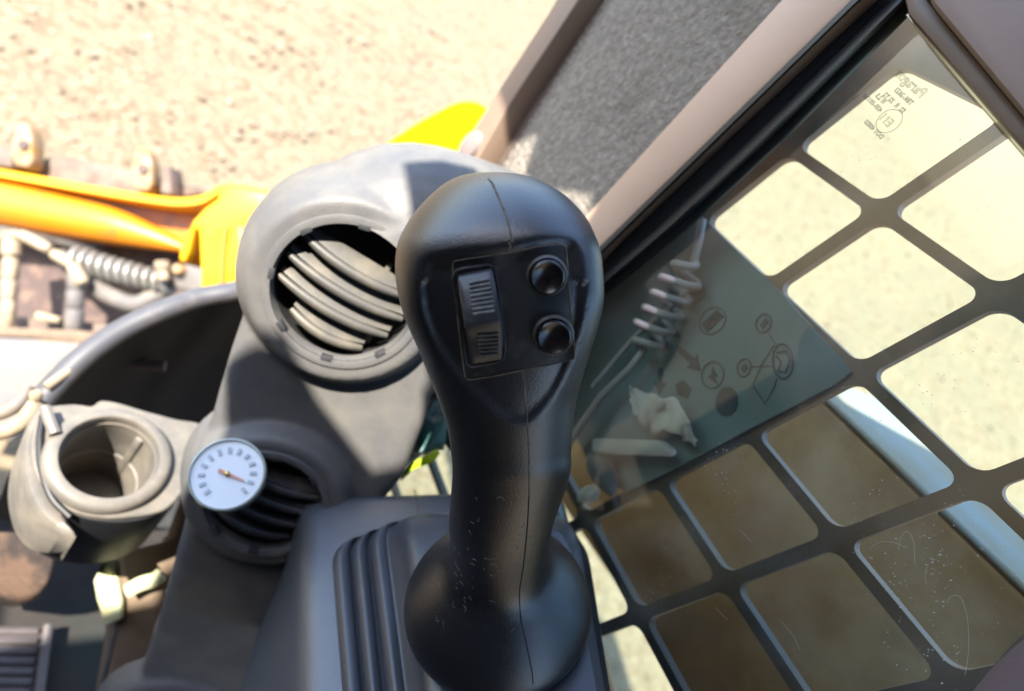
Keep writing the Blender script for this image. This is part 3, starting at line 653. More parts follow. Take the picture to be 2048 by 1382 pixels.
# ------------------------------------------------------------------ armrest console and its gaiter
def build_console():
    aw = dirw(JA); bw = W(Cb)
    def pl(h): return bw + aw * h
    def ring(h, c, rad): return ring_px([PP(x, y, pl(h), aw) for x, y in c], rad, None)
    t = thing('joystick_console', 'grey black moulded console with a ribbed gaiter under the joystick', 'console', bw - aw * 0.14)
    hs = []
    def hring(h, c, r): hs.append(ring(h, c, r))
    hring(-.150, [(585, 1022), (1120, 1000), (1285, 1560), (430, 1560)], .02)
    hring(-.075, [(588, 1012), (1122, 990), (1275, 1560), (520, 1560)], .02)
    hring(-.058, [(592, 1004), (1122, 984), (1270, 1560), (560, 1560)], .018)
    hring(-.047, [(598, 998), (1120, 982), (1265, 1560), (588, 1560)], .017)
    hring(-.042, [(608, 997), (1118, 982), (1262, 1560), (606, 1560)], .016)
    hring(-.0395, [(622, 1000), (1114, 986), (1258, 1560), (622, 1560)], .015)
    hring(-.0385, [(640, 1008), (1108, 992), (1254, 1560), (640, 1560)], .014)
    hring(-.0385, [(668, 1040), (1100, 1020), (1250, 1560), (680, 1560)], .014)
    mk('housing', loft(hs), 'console', t, 50)
    # parting line across the top face of the housing
    a = PP(832, 976, pl(-.040), aw)
    mk('parting_line', tube([PP(829, 981, pl(-.0405), aw), PP(832, 990, pl(-.0386), aw), PP(838, 1030, pl(-.0384), aw)], 0.0004, 5), 'dirt', t)
    gs = []
    x0 = [660, 664, 676, 690, 697, 701, 712, 724, 731, 737, 748, 762, 770, 790]
    x1 = [683, 688, 702, 718, 726, 731, 744, 758, 767, 774, 788, 802, 812, 838]
    yt = [1088, 1082, 1074, 1071, 1072, 1066, 1059, 1056, 1057, 1050, 1044, 1040, 1040, 1030]
    hh = [-.040, -.036, -.0335, -.035, -.038, -.0325, -.029, -.0305, -.0335, -.028, -.0245, -.0255, -.0265, -.019]
    for a, b, y, h in zip(x0, x1, yt, hh):
        k = (a - 660) / 130
        c = [(a, y), (1168 - 20 * k, 1050 - 30 * k), (1250 - 12 * k, 1560), (b + (b - a) * 0.6, 1560)]
        gs.append(ring(h, c, [.018, .03, .02, .02]))
    for (a, b, y, h, rr) in ((812, 870, 1030, -.012, .022), (846, 905, 1050, -.009, .026)):
        gs.append(ring(h, [(a, y), (1130, 1035), (1215, 1500), (b, 1520)], [rr, .03, .02, .02]))
    fine = []
    G = np.array(gs); sh = G.shape
    Gf = catmull(G.reshape(sh[0], -1), 4).reshape(-1, sh[1], 3)
    mk('gaiter', loft([list(r) for r in Gf], True, False, True), 'gaiter', t, 60)
build_console()

# ------------------------------------------------------------------ air duct column with two round vents
def build_duct():
    c1 = ray(690, 590) * 0.365; c2 = ray(528, 1012) * 0.410
    V1, V2 = W(c1), W(c2); col = unit(V1 - V2)
    view = unit(ORG - (V1 + V2) / 2); Lw = unit(np.cross(col, view)); N = unit(np.cross(Lw, col))
    if np.dot(N, view) < 0: N = -N
    if np.dot(Lw, dirw([1, 0, 0])) < 0: Lw = -Lw
    t = thing('air_duct', 'dusty grey moulded air duct column carrying two round vents', 'air duct', V2 - col * 0.2 - N * 0.08)
    pieces = []
    o = V1 - N * 0.014
    outl = [(505, 560), (474, 650), (455, 705), (430, 790), (403, 890), (352, 1090), (300, 1280), (225, 1500), (560, 1560), (640, 1250), (735, 1050), (806, 965), (848, 860), (872, 778), (890, 690), (860, 560), (700, 430), (560, 470)]
    pieces.append(prism([PP(a, b, o, N) for a, b in outl], -N * 0.075, 0.010, 3))
    pieces.append(lathe(V1, N, [(.001, -.0), (.040, 0), (.0535, 0.0), (.0560, -.0012), (.0575, -.0035), (.0600, -.008), (.0655, -.018), (.0690, -.034), (.0705, -.052), (.0690, -.075), (.062, -.098), (.001, -.1)], 72))
    pieces.append(lathe(V2, N, [(.001, -.0), (.040, 0), (.0475, -.000), (.0500, -.0015), (.0520, -.0045), (.0550, -.012), (.0600, -.026), (.063, -.04), (.001, -.06)], 72))
    c3 = PP(330, 1470, V2 - N * 0.008, N)
    pieces.append(lathe(c3, N, [(.001, 0), (.045, 0), (.0500, -.0015), (.0540, -.007), (.060, -.022), (.001, -.05)], 60))
    e = [V1 - N * 0.048, PP(800, 470, V1 - N * 0.055, N), PP(950, 500, V1 - N * 0.06, N), PP(1100, 560, V1 - N * .07, N)]
    pieces.append(tube(catmull(e, 6), 0.058, 32))
    me = bpy.data.meshes.new('d'); vf = join(*pieces); me.from_pydata(vf[0], [], vf[1])
    bm = bmesh.new(); bm.from_mesh(me)
    bmesh.ops.recalc_face_normals(bm, faces=bm.faces); bm.to_mesh(me); bm.free()
    ob = bpy.data.objects.new('d', me); COL.objects.link(ob)
    m = ob.modifiers.new('r', 'REMESH'); m.mode = 'VOXEL'; m.voxel_size = 0.0016
    sm = ob.modifiers.new('s', 'SMOOTH'); sm.iterations = 9; sm.factor = 0.5
    cut = join(lathe(V1, N, [(.0420, -.055), (.0420, .03)], 72), lathe(V2, N, [(.0375, -.05), (.0375, .03)], 72))
    cm = bpy.data.meshes.new('c'); cm.from_pydata(cut[0], [], cut[1])
    bm = bmesh.new(); bm.from_mesh(cm); bmesh.ops.recalc_face_normals(bm, faces=bm.faces); bm.to_mesh(cm); bm.free()
    co = bpy.data.objects.new('c', cm); COL.objects.link(co)
    b = ob.modifiers.new('b', 'BOOLEAN'); b.operation = 'DIFFERENCE'; b.object = co; b.solver = 'EXACT'
    dg = bpy.context.evaluated_depsgraph_get(); dg.update()
    me2 = bpy.data.meshes.new_from_object(ob.evaluated_get(dg))
    bpy.data.objects.remove(ob); bpy.data.objects.remove(co)
    link('duct_body', me2, 'duct', t, 50)
    # vents
    def vent(c, r, rot, slats, vmat, label):
        v = mk('vent', lathe(c, N, [(r * 0.99, .0008), (r * 0.985, -.012), (r * 0.96, -.050), (.001, -.0515)], 64, False, False), 'barrel', t, 40)
        mk('bezel', lathe(c, N, [(r * 0.985, -.010), (r * 0.985, -.0005), (r * 1.0, .0012), (r * 1.06, .0016), (r * 1.11, .0012), (r * 1.13, -.001)], 72, False, False), 'duct', v, 40)
        s0 = unit(Lw * math.cos(rot) + col * math.sin(rot)); s1 = np.cross(N, s0)
        for k in range(8):
            q = k * math.pi / 4 + 0.25; d = math.cos(q) * s0 + math.sin(q) * s1; tg = np.cross(N, d)
            mk('catch', box(c + d * r * 1.0 - N * 0.001, d * 0.0016, tg * 0.0034, N * 0.0026, 0.0004), 'vane_dark', v)
        for (off, up, a0, a1) in slats:
            half = math.sqrt(max(0.0, (r * 0.95) ** 2 - off ** 2))
            a = c + s1 * off + s0 * half * a0; b = c + s1 * off + s0 * half * a1
            n = 14; path = [a + (b - a) * k / n - N * (0.003 + 0.004 * (2 * k / n - 1) ** 2) - s1 * 0.0035 * (1 - (2 * k / n - 1) ** 2) for k in range(n + 1)]
            rad = [0.0032 * (1 - 0.45 * abs(2 * k / n - 1) ** 3) for k in range(n + 1)]
            sl = mk('vane', tube(path, rad, 10), vmat, v)
            # blade behind the rail, tilted
            bd = unit(-N * 0.70 + s1 * up)
            V = []; 
            for k in range(n + 1):
                w = 0.0098 * (1 - 0.6 * abs(2 * k / n - 1) ** 2.2); p = path[k] + bd * 0.003
                nn = np.cross(unit(b - a), bd)
                V += [p + nn * 0.0007, p + bd * w * 0.9 + nn * 0.0012, p + bd * w + nn * 0.0008, p + bd * w - nn * 0.0008, p + bd * w * 0.9 - nn * 0.0012, p - nn * 0.0007]
            rings = [V[6 * k:6 * k + 6] for k in range(n + 1)]
            mk('blade', loft(rings), vmat, sl, 50)
        # tie bar that links the vanes
        mk('tie_bar', box(c - N * 0.018 + s0 * 0.014, s0 * 0.0016, s1 * r * 0.62, N * 0.0022, 0.0005), vmat, v)
        mk('tie_bar', box(c - N * 0.014 + s0 * 0.026 - s1 * 0.006, s0 * 0.0022, s1 * r * 0.42, N * 0.003, 0.0006), 'barrel', v)
        return v
    vent(V1, .0420, math.radians(-10), [(.0165, .85, -0.98, 0.9), (.0025, .85, -0.98, 0.92), (-.0115, .85, -0.98, 0.9), (-.0265, .7, -0.72, 0.85)], 'vane', '')
    vent(V2, .0375, math.radians(-8), [(.0175, .5, -0.95, 0.95), (.0050, .5, -0.95, 0.95), (-.0075, .5, -0.95, 0.95), (-.020, .5, -0.9, 0.9)], 'vane_dark', '')
    # dried dirt blobs on the duct face
    return V1, V2, N, Lw, col
V1, V2, DN, DL, DC = build_duct()

# ------------------------------------------------------------------ dial thermometer clipped on the lower vent
def build_dial():
    c = P(455, 948, 0.372); view = unit(ORG - c)
    n = unit(view + dirw([-0.20, 0.22, 0])); r = 73 * 0.372 / F
    t = thing('dial_thermometer', 'round white dial thermometer clipped over the lower vent', 'thermometer', c - n * 0.012)
    mk('case', lathe(c, n, [(r * 0.5, -.012), (r * 0.9, -.010), (r * 0.985, -.007), (r, -.002), (r, 0.0), (r * 0.985, .0012), (r * 0.95, .0014), (r * 0.93, .0006), (r * 0.93, -.001)], 64, True, False), 'dialrim', t)
    mk('dial_face', lathe(c, n, [(r * 0.935, -.002), (r * 0.935, -.0005), (.0002, -.0005)], 64), 'white', t)
    a, b = dirw([1, 0, 0]), None
    a = unit(a - n * (a @ n)); b = np.cross(n, a)
    for k in range(13):
        q = math.radians(-40 - 22.5 * k + 270)
        d = math.cos(q) * a + math.sin(q) * b; tg = np.cross(n, d)
        mk('tick_mark', box(c + d * r * 0.66 + n * 0.0001, d * r * 0.085, tg * r * 0.045, n * 0.0003), 'dialgrey', t)
    d = unit(math.cos(-0.35) * a + math.sin(-0.35) * b); tg = np.cross(n, d)
    mk('needle', prism([c - d * r * 0.26 + tg * 0.0011 + n * 0.0006, c - d * r * 0.26 - tg * 0.0011 + n * 0.0006, c + d * r * 0.5 - tg * 0.0004 + n * 0.0006, c + d * r * 0.5 + tg * 0.0004 + n * 0.0006], n * 0.0005), 'red', t)
    mk('hub', lathe(c, n, [(.0016, 0), (.0016, .0016), (.001, .0022), (.0001, .0023)], 16), 'brass', t)
    mk('clip', box(c - n * 0.016 + d * 0.004, a * 0.004, b * 0.004, n * 0.007, 0.001), 'rubber', t)
build_dial()

# ------------------------------------------------------------------ cup holder
def build_cup():
    z0 = P(225, 900, 0.452)[2]
    up = np.array([0, 0, 1.0])
    t = thing('cup_holder', 'dusty grey moulded cup holder beside the air duct', 'cup holder', PZ(225, 900, z0) - up * 0.09)
    c = PZ(224, 912, z0); r = np.linalg.norm(PZ(224 + 99, 912, z0) - c)
    out = catmull([(92, 806), (150, 802), (186, 806), (205, 795), (240, 800), (290, 815), (352, 832), (418, 850), (402, 915), (372, 975), (345, 1008), (318, 1022), (270, 1030), (215, 1032), (160, 1022), (112, 998), (78, 952), (64, 900), (70, 845), (92, 806)], 4)[:-1]
    top = [PZ(a, b, z0 - 0.004) for a, b in out]; cen = sum(top) / len(top)
    rings = []
    for dz, s in ((-.008, 0.97), (-.0088, 0.99), (-.0115, 1.0), (-.05, 0.99), (-.10, 0.96), (-.107, 0.93)):
        rings.append([np.array([*(cen[:2] + (p[:2] - cen[:2]) * s), z0 + dz]) for p in top])
    vf = loft(rings)
    me = bpy.data.meshes.new('d'); me.from_pydata([tuple(map(float, v)) for v in vf[0]], [], vf[1])
    bm = bmesh.new(); bm.from_mesh(me); bmesh.ops.recalc_face_normals(bm, faces=bm.faces); bm.to_mesh(me); bm.free()
    ob = bpy.data.objects.new('d', me); COL.objects.link(ob)
    ex = unit(PZ(330, 860, z0) - c); ey = np.cross(up, ex)
    cut1 = lathe(c, up, [(r * 0.82, -.088), (r * 0.84, -.05), (r * 0.88, -.049), (r * .97, .03)], 64)
    for k, vfc in enumerate((cut1,)):
        cm = bpy.data.meshes.new('c'); cm.from_pydata([tuple(map(float, v)) for v in vfc[0]], [], vfc[1])
        bm = bmesh.new(); bm.from_mesh(cm); bmesh.ops.recalc_face_normals(bm, faces=bm.faces); bm.to_mesh(cm); bm.free()
        co = bpy.data.objects.new('c%d' % k, cm); COL.objects.link(co)
        b = ob.modifiers.new('b', 'BOOLEAN'); b.operation = 'DIFFERENCE'; b.object = co; b.solver = 'EXACT'
    dg = bpy.context.evaluated_depsgraph_get(); dg.update()
    me2 = bpy.data.meshes.new_from_object(ob.evaluated_get(dg))
    for q in [ob] + [x for x in COL.objects if x.name in ('c0', 'c1')]: bpy.data.objects.remove(q)
    body = link('holder_body', me2, 'holder', t, 35)
    # raised lip, open at the handle slot
    mk('lip', lathe(c, up, [(r * 0.955, -.020), (r * 0.965, -.003), (r * 0.98, -.0006), (r * 1.0, .0002), (r * 1.06, .0004), (r * 1.15, -.0001), (r * 1.22, -.0012), (r * 1.26, -.0036), (r * 1.275, -.007), (r * 1.28, -.018)], 72, False, False), 'holder', t)
    for q0 in (0.2,):
        d = ex / np.linalg.norm(ex); d = d * math.cos(q0) + np.cross(up, d) * math.sin(q0); tg = np.cross(up, d)
        mk('inner_rib', prism([c + d * r * 0.80 - up * .072 - tg * .003, c + d * r * 0.80 - up * .072 + tg * .003, c + d * r * 0.84 - up * .012 + tg * .003, c + d * r * 0.84 - up * .012 - tg * .003], d * r * 0.16, 0.0015), 'holder', t)
    mk('floor_boss', lathe(c - up * 0.0885, up, [(r * 0.8, 0), (r * 0.8, 0.003), (r * 0.78, 0.0035), (r * 0.3, 0.0032), (0.004, 0.0025), (0.002, 0.001), (0.0005, 0.0005)], 48), 'holder', t)
    # left cheek of the holder: a second skin standing off the body
    ck = catmull([(78, 806), (50, 862), (42, 925), (56, 990), (82, 1034), (112, 1058), (150, 1078)], 6)
    V = []
    for k, (a, b) in enumerate(ck):
        p = PZ(a, b, z0 - 0.012); d = unit(cen - p); d[2] = 0; w = math.sin(math.pi * (0.04 + 0.955 * k / (len(ck) - 1))) ** 0.5
        V.append([p - up * .004, p + d * 0.0025 + up * 0.0005 * w, p + d * 0.0085 * w + up * 0.001, p + d * 0.014 * w - up * 0.002, p + d * 0.016 * w - up * 0.05, p - up * (0.012 + 0.048 * w)])
    mk('cheek', loft(V), 'holder', t, 50)
    sk = catmull([(100, 985), (150, 1018), (190, 1031), (240, 1035), (290, 1028), (322, 1014), (340, 1000)], 6)
    V = []
    for k, (a, b) in enumerate(sk):
        p = PZ(a, b, z0 - 0.012); d = unit(cen - p); d[2] = 0; d = unit(d)
        V.append([p - d * .0035, p - d * .0045 - up * .004, p - d * .0045 - up * .085, p - d * .001 - up * .0955, p + d * .012 - up * .096, p + d * .012])
    mk('front_skirt', loft(V), 'skirt', t, 50)
    gr = catmull([(86, 830), (80, 880), (84, 940), (104, 996), (140, 1034)], 6)
    mk('groove', tube([PZ(a, b, z0 - .0075) for a, b in gr], 0.0022, 8), 'skirt', t)
    mk('stiffener', tube([PZ(90, 815, z0 + .001), PZ(100, 842, z0 + 0.002), PZ(110, 868, z0 + .001)], 0.0038, 8), 'holder', t)
    return z0
CZ = build_cup()

# ------------------------------------------------------------------ front edge trim and dark footwell
def build_front():
    path = [P(700, 545, .66), P(560, 560, .63), P(465, 582, .60), P(400, 594, .585), P(330, 618, .565), P(250, 655, .545), P(180, 702, .525), P(125, 752, .51), P(80, 802, .497)]
    pth = catmull(path, 6)
    t = thing('front_sill', 'curved rubber trimmed front sill above the dark footwell', 'sill', pth[-1] - np.array([0, 0, .3]))
    mk('edge_trim', tube(pth, 0.0095, 14, 0.8), 'trim', t)
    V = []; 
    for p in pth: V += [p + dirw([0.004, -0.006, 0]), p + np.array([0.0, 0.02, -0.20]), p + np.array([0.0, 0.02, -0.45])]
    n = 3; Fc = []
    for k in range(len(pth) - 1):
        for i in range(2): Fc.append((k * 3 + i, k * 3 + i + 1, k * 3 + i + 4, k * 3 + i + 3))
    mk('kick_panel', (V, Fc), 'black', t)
    mk('trim_joint', tube([P(62, 800, .490), P(70, 792, .491), P(80, 786, .494)], [0.004, 0.0062, 0.004], 12), 'cream', t)
    mk('trim_joint', tube(catmull([P(92, 775, .494), P(112, 760, .50), P(138, 742, .51)], 4), 0.0038, 10), 'cream', t)
    lo = catmull([P(66, 806, .49), P(52, 835, .485), P(28, 854, .48), P(-10, 866, .475), P(-80, 872, .47)], 5)
    mk('lower_trim', tube(lo, 0.0062, 12, 0.8), 'cream', t)
    mk('lower_trim', tube([p + dirw([-0.004, 0.013, 0]) for p in lo], 0.005, 10), 'dustplate', t)
    mk('footwell_rail', tube([P(190, 735, .62), P(250, 727, .63), P(330, 732, .64)], 0.0055, 8), 'darkrust', t)
build_front()
def build_floor():
    zf = PZ(50, 1300, 0.55)[2]
    zf = P(50, 1300, 0.62)[2]
    up = np.array([0, 0, 1.0])
    f = mk('cab_floor', prism([(-0.8, -0.8, zf), (0.26, -0.8, zf), (0.26, 0.30, zf), (-0.8, 0.36, zf)], (0, 0, -0.02)), 'floor', None); f['kind'] = 'structure'
    t = thing('ribbed_pedal', 'grey ribbed foot pedal plate on the dark cab floor', 'pedal', PZ(40, 1330, zf))
    q = [PZ(-60, 1250, zf + .02), PZ(95, 1252, zf + .02), PZ(72, 1420, zf + .02), PZ(-80, 1420, zf + .02)]
    mk('pedal_plate', prism(q, up * -0.012, 0.003), 'pedal', t)
    for k in range(8):
        s = (k + 0.6) / 8.2; a = q[0] + (q[3] - q[0]) * s; b = q[1] + (q[2] - q[1]) * s; d = b - a
        mk('tread_rib', tube([a + d * 0.05 + up * 0.001, a + d * 0.88 + up * 0.001], 0.0036, 8), 'pedal', t)
    mk('side_edge', tube([q[1] + up * 0.003, q[2] + up * 0.003], 0.0045, 8), 'pedal', t)
    o = mk('worn_pad', prism([P(a, b, .56) for a, b in [(-40, 1060), (60, 1062), (100, 1076), (112, 1098), (108, 1130), (98, 1165), (76, 1190), (40, 1198), (-40, 1190)]], up * -0.03, 0.006, 3), 'rubberpad')
    tag(o, 'worn brown rubber pedal pad at the left edge below the cup holder', 'pedal')
    o = mk('floor_ledge', prism([P(a, b, .545) for a, b in [(244, 1100), (350, 1075), (402, 930), (420, 960), (300, 1290), (262, 1420), (205, 1420), (236, 1240)]], up * -0.05, 0.004), 'tan')
    tag(o, 'tan dusty steel ledge between the duct column and cab floor', 'ledge')
    o = mk('floor_trim', tube([P(241, 1240, .548), P(222, 1320, .55), P(196, 1420, .552)], 0.004, 8), 'trim')
    tag(o, 'thin grey trim rod along the left side of the tan ledge', 'trim')
    o = mk('sunlit_fold', tube(catmull([P(254, 1182, .53), P(280, 1168, .53), P(308, 1160, .532), P(324, 1148, .535)], 5), 0.006, 8, 0.5), 'paleyellow')
    tag(o, 'pale yellow fold on the tan ledge imitating a sunlit patch', 'cloth')
    pix = [(206, 1118), (226, 1116), (231, 1150), (241, 1205), (240, 1240), (208, 1250), (206, 1232), (192, 1196), (190, 1160)]
    pts = [P(a, b, .54 + 0.008 * math.sin(k * 1.3)) for k, (a, b) in enumerate(pix)]
    o = mk('sunlit_strip', prism(pts, dirw([0, 0, -0.006]), 0.002), 'paleyellow', None, 60)  # solid strip added in place of a sunlit patch on the floor
    tag(o, 'pale green yellow strip imitating a sunlit patch at the floor edge below the cup holder', 'sunlit patch')
build_floor()

# ------------------------------------------------------------------ orange hitch carriage in front of the cab
def build_hitch():
    D = 1.22
    t = thing('hitch_carriage', 'orange yellow steel attachment carriage in front of the cab', 'carriage', P(250, 480, D) - np.array([0, 0, .2]))
    dep = dirw([0, -0.1, -1])
    # top flange
    fl = [(-120, 322), (0, 344), (100, 362), (200, 380), (300, 396), (360, 402), (405, 396), (440, 376), (470, 374), (520, 384), (600, 400)]
    top = [P(a, b - 7, D) for a, b in fl]; bot = [P(a, b + 9, D - 0.01) for a, b in fl]
    mk('top_flange', bevelled(loft([[p, q, q + dep * 0.05, p + dep * 0.07] for p, q in zip(catmull(top, 4), catmull(bot, 4))]), 0.004), 'yellow', t)
    # dusty back plate above the flange
    mk('back_plate', prism([P(a, b, D + 0.05) for a, b in [(-60, 318), (82, 322), (105, 306), (262, 340), (420, 376), (430, 386), (300, 398), (100, 366), (-60, 345)]], dep * 0.04, 0.004), 'dusty', t)
    # tube shaped cross member, closing to a point on the right
    path = [P(a, b, d) for a, b, d in [(-160, 384, D + .02), (0, 408, D + .02), (120, 432, D + .02), (220, 452, D + .02), (300, 474, D + .02), (350, 490, D + .02), (384, 502, D + .02)]]
    rad = [.044, .044, .042, .037, .025, .014, .004]
    pr = catmull([[*p, r] for p, r in zip(path, rad)], 6)
    mk('cross_tube', tube(pr[:, :3], list(pr[:, 3]), 24), 'orange', t)
    mk('web_plate', prism([P(a, b, D + 0.06) for a, b in [(-60, 352), (200, 392), (405, 408), (440, 390), (430, 420), (390, 440), (370, 500), (200, 480), (-60, 430)]], dep * 0.02), 'orange', t)
    # forked bracket
    br = [(440, 372), (470, 372), (540, 388), (540, 430), (500, 452), (486, 470), (470, 540), (462, 582), (400, 590), (402, 540), (399, 470), (396, 455), (388, 458), (378, 500), (368, 524), (358, 520), (360, 500), (372, 470), (388, 440), (412, 415), (436, 398)]
    mk('bracket', prism([P(a, b, D - 0.02) for a, b in br], dep * 0.07, 0.006, 3), 'yellow', t)
    mk('bracket_rib', tube(catmull([P(452, 452, D - .025), P(446, 500, D - .025), P(441, 582, D - .025)], 5), 0.007, 8), 'orange', t)
    mk('bracket_lip', prism([P(a, b, D - .03) for a, b in [(474, 452), (484, 450), (482, 500), (468, 580), (454, 582), (466, 500)]], dep * 0.03, 0.004), 'yellow', t)
    for (x, y, s) in ((45, 286, 1.0), (284, 334, 0.95)):
        lug = [(x - 16, y - 34), (x - 6, y - 44), (x + 10, y - 38), (x + 18, y - 14), (x + 20, y + 34), (x + 10, y + 48), (x - 16, y + 44), (x - 26, y + 20), (x - 20, y - 10)]
        g = mk('lug', prism([P(a, b, D - .0) for a, b in lug], dep * 0.035, 0.005, 3), 'rusty', t)
        mk('pin_hole', lathe(P(x + 2, y + 4, D - .003), -dep, [(.010, -.01), (.010, .002), (.001, .002)], 16), 'darkrust', g)
    mk('stop_block', prism([P(a, b, D) for a, b in [(322, 330), (340, 330), (342, 388), (320, 386)]], dep * 0.05, 0.004), 'dusty', t)
    mk('stop_block', prism([P(a, b, D) for a, b in [(-30, 290), (22, 290), (24, 334), (-30, 330)]], dep * 0.05, 0.006), 'dusty', t)
    # frame under it
    b = thing('lower_frame', 'dusty brown lower chassis frame with a ledge behind the orange carriage', 'chassis', P(100, 690, 1.1) - np.array([0, 0, .25]))
    D2 = 1.16
    mk('cavity_wall', prism([P(a, c, D2 + .16) for a, c in [(-80, 440), (420, 500), (520, 560), (520, 640), (240, 700), (-80, 700)]], dep * 0.03), 'darkrust', b)
    mk('beam', prism([P(a, c, D2) for a, c in [(-60, 652), (60, 656), (150, 660), (210, 666), (150, 690), (60, 676), (-60, 670)]], dep * 0.05, 0.004), 'tan', b)
    mk('ledge_plate', prism([P(a, c, D2 - 0.01) for a, c in [(-60, 672), (60, 678), (170, 688), (180, 720), (60, 850), (20, 880), (-60, 880)]], dep * 0.05, 0.004), 'dustplate', b)
    mk('floor_plate', prism([P(a, c, D2 + 0.06) for a, c in [(-60, 622), (100, 640), (150, 640), (220, 650), (230, 670), (-60, 664)]], dep * 0.03, 0.004), 'dusty', b)
    mk('cream_block', prism([P(a, c, D2 + 0.02) for a, c in [(66, 628), (74, 622), (118, 634), (116, 646), (70, 640)]], dep * 0.02, 0.003), 'cream', b)
    # cover plate at the right under the bracket
    mk('cover_plate', prism([P(a, c, D2 + .04) for a, c in [(344, 530), (372, 528), (404, 536), (404, 590), (350, 575)]], dep * 0.03, 0.004), 'hose', b)
    mk('bolt_head', lathe(P(357, 539, D2 + .03), -dep, [(.011, -.01), (.011, .004), (.008, .008), (.001, .009)], 14), 'rusty', b)
    # hoses, each its own thing
    o = mk('corrugated_hose', (lambda pp: tube(pp, [0.021 + 0.002 * math.cos(k * 1.6) for k in range(len(pp))], 14))(catmull([P(-60, 448, D + .03), P(0, 458, D + .03), P(70, 464, D + .03), P(130, 476, D + .035), P(200, 492, D + .05)], 24)), 'hose', None, 60)
    tag(o, 'grey corrugated hose running under the orange cross tube', 'hose')
    a, c2 = P(150, 520, D), P(345, 570, D); ax = unit(c2 - a); u, v = frame(ax); Lh = np.linalg.norm(c2 - a); pts = []
    for k in range(11 * 16 + 1):
        s = k / (11 * 16); q = 2 * math.pi * 11 * s; pts.append(a + ax * Lh * s + 0.022 * (1 - 0.35 * s) * (math.cos(q) * u + math.sin(q) * v))
    o = mk('coil_spring', tube(pts, 0.0078, 8), 'coil', None, 60)
    tag(o, 'dusty coil spring lying below the orange carriage', 'spring')
    o = mk('sagging_hose', tube(catmull([P(120, 512, D + .02), P(175, 562, D + .01), P(220, 592, D), P(270, 608, D), P(310, 592, D + .01), P(340, 572, D + .02)], 6), 0.017, 12), 'hose')
    tag(o, 'grey hose sagging under the coil spring', 'hose')
    def fitting(pts, rads, label, m='cream', name='hose_fitting'):
        V = []
        for k in range(len(pts) - 1):
            p, q = np.asarray(pts[k]), np.asarray(pts[k + 1]); r = rads[k]
            V.append(tube([p, p + (q - p) * 0.12, p + (q - p) * 0.86, p + (q - p) * 0.98], [r * 0.78, r, r, r * 0.78], 12))
        o = mk(name, join(*V), m, None, 40); tag(o, label, 'fitting', 'hose fittings in front of the cab')
    fitting([P(24, 478, D - .04), P(24, 514, D - .04), P(20, 560, D - .04), P(18, 600, D - .04), P(14, 655, D - .04)], [.0165, .0135, .013, .0125], 'tall cream segmented hose fitting at the left edge')
    fitting([P(2, 474, D - .045), P(40, 468, D - .045), P(102, 500, D - .045)], [.009, .0105], 'cream elbow pipe on top of the tall fitting')
    fitting([P(104, 505, D - .04), P(145, 530, D - .04), P(168, 568, D - .04)], [.010, .0125], 'cream bent pipe beside the coil spring')
    fitting([P(152, 545, D - .035), P(150, 580, D - .035), P(150, 618, D - .035), P(147, 662, D - .035)], [.0145, .0155, .016], 'shorter grey segmented fitting right of the tall one', 'hose')
    fitting([P(324, 522, D - .03), P(326, 540, D - .03), P(328, 562, D - .03)], [.014, .011], 'small cream fitting left of the orange bracket')
build_hitch()
def build_yellow():
    D = 1.05
    dep = dirw([0, -0.3, -1])
    pix = catmull([(670, 390), (735, 318), (775, 282), (820, 250), (866, 224), (908, 203), (938, 198), (966, 206), (1000, 240), (1020, 300), (960, 420)], 5)
    V = [P(a, b, D + 0.015 * math.sin(k * 0.06)) for k, (a, b) in enumerate(pix)]
    o = mk('yellow_fender', prism(V, dep * 0.06, 0.012, 3), 'lime')
    tag(o, 'bright yellow curved fender showing between the duct and front pillar', 'fender')
build_yellow()
def build_edge_reflection():  # teal and lime pieces imitate sky reflection along the glass edge
    pix = [[(872, 770), (905, 778)], [(860, 800), (900, 805)], [(846, 835), (893, 838)], [(836, 870), (893, 875)], [(826, 905), (888, 900)]]
    V = []; Fc = []
    for k, (l, r) in enumerate(pix):
        for i in range(5):
            s = i / 4; V.append(P(l[0] + (r[0] - l[0]) * s, l[1] + (r[1] - l[1]) * s, .46 + 0.006 * math.sin(k * 2.1 + i * 1.7)))
    for k in range(len(pix) - 1):
        for i in range(4): a = k * 5 + i; Fc.append((a, a + 1, a + 6, a + 5))
    t = thing('glass_edge_reflection', 'sky reflection on the glass edge built as a teal wrapper with lime green edge beside the grip', 'pane', V[-3])
    o = mk('sky_reflection', (V, Fc), 'teal', t, 180); m = o.modifiers.new('t', 'SOLIDIFY'); m.thickness = 0.001
    mk('lime_edge', prism([P(a, b, .458) for a, b in [(804, 945), (826, 925), (872, 898), (880, 908), (866, 925), (826, 940), (800, 965)]], dirw([0, 0, -0.004]), 0.0012), 'limegreen', t)
build_edge_reflection()
def build_sleeve():
    c = catmull([P(2235, 1180, .22), P(2190, 1290, .22), P(2135, 1370, .22), P(2080, 1470, .22), P(2040, 1560, .22)], 6)
    o = mk('padded_armrest', tube(c, [0.012 + 0.0005 * i for i in range(len(c))], 20), 'sleeve')
    tag(o, 'dark mauve padded fabric edge in the bottom right corner', 'armrest')
build_sleeve()

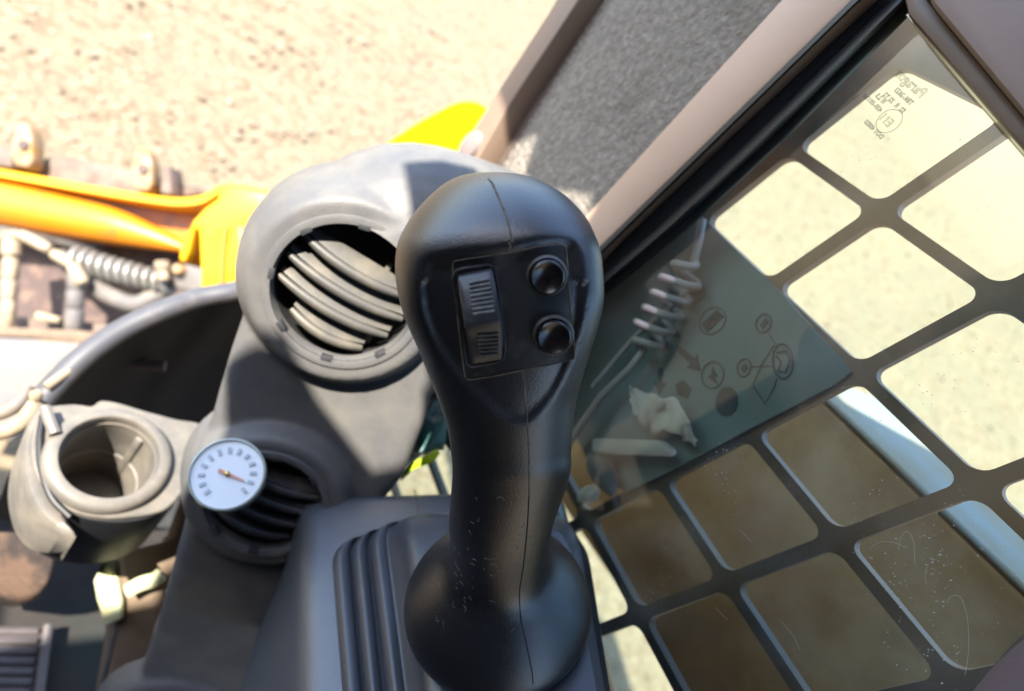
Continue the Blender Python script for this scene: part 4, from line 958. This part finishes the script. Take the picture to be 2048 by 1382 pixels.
# ------------------------------------------------------------------ rest of the cab: unseen roof cut to place shadow edges, opaque left wall dimming sky light
ROOF_SHADE = [(-0.80, -0.95), (0.36, -0.95), (0.36, 0.02), (0.12, 0.10), (0.07, 0.60), (-0.15, 0.60), (-0.150, 0.342), (-0.137, 0.327), (-0.133, 0.307), (-0.148, 0.285), (-0.146, 0.262), (-0.130, 0.245), (-0.117, 0.225), (-0.123, 0.205), (-0.16, 0.18), (-0.232, 0.150), (-0.238, 0.226), (-0.264, 0.228), (-0.268, 0.130),
        (-0.274, 0.128), (-0.2775, 0.090), (-0.352, 0.088), (-0.370, 0.110), (-0.384, 0.128), (-0.394, 0.150), (-0.418, 0.155), (-0.432, 0.112), (-0.480, 0.086), (-0.565, 0.084), (-0.580, 0.058), (-0.80, 0.056)]
def build_cab():
    zr = CAMH + 0.42
    t = thing('unseen_cab_shell', 'unseen dark cab roof cut for shadow edges, added opaque left wall and rear wall', 'cab', (0, -0.2, zr))
    out = ROOF_SHADE
    mk('roof_shade_panel', prism([(x, y, zr) for x, y in out], (0, 0, 0.04)), 'shell', t)  # notches and tab in the outline only shape the shadows below
    mk('rear_wall', prism([(-0.80, -0.95, 0.5), (0.36, -0.95, 0.5), (0.36, -0.95, zr - .002), (-0.80, -0.95, zr - .002)], (0, -0.03, 0)), 'shell', t)
    mk('left_shade_wall', prism([(-0.80, -0.92, 0.5), (-0.80, 0.55, 0.5), (-0.80, 0.55, 1.15), (-0.80, 0.42, zr - .002), (-0.80, -0.92, zr - .002)], (-0.03, 0, 0)), 'shell', t)  # opaque rather than glazed, added to cut the sky light
    mk('seat_back', bevelled(prism([(-0.55, -0.42, 0.9), (-0.05, -0.42, 0.9), (-0.08, -0.5, 1.7), (-0.52, -0.5, 1.7)], (0, -0.12, 0)), 0.03, 3), 'rubber', t)
build_cab()
print('objects', len(bpy.data.objects), 'tris', sum(len(o.data.polygons) for o in bpy.data.objects if o.type == 'MESH'))
for nm, p in (('V1', V1), ('V2', V2), ('cup', PZ(225, 900, CZ)), ('joyhead', P(1000, 450, .21)), ('joybase', W(Cb)), ('foam', PX(1250, 200, XF)), ('foamlit', PX(1040, 290, XF)), ('pedal', P(40, 1300, .6))):
    k = (CAMH + 0.42 - p[2]) / SUN[2]; q = p + SUN * k; print(nm, p.round(3), 'roof hit', q.round(3))
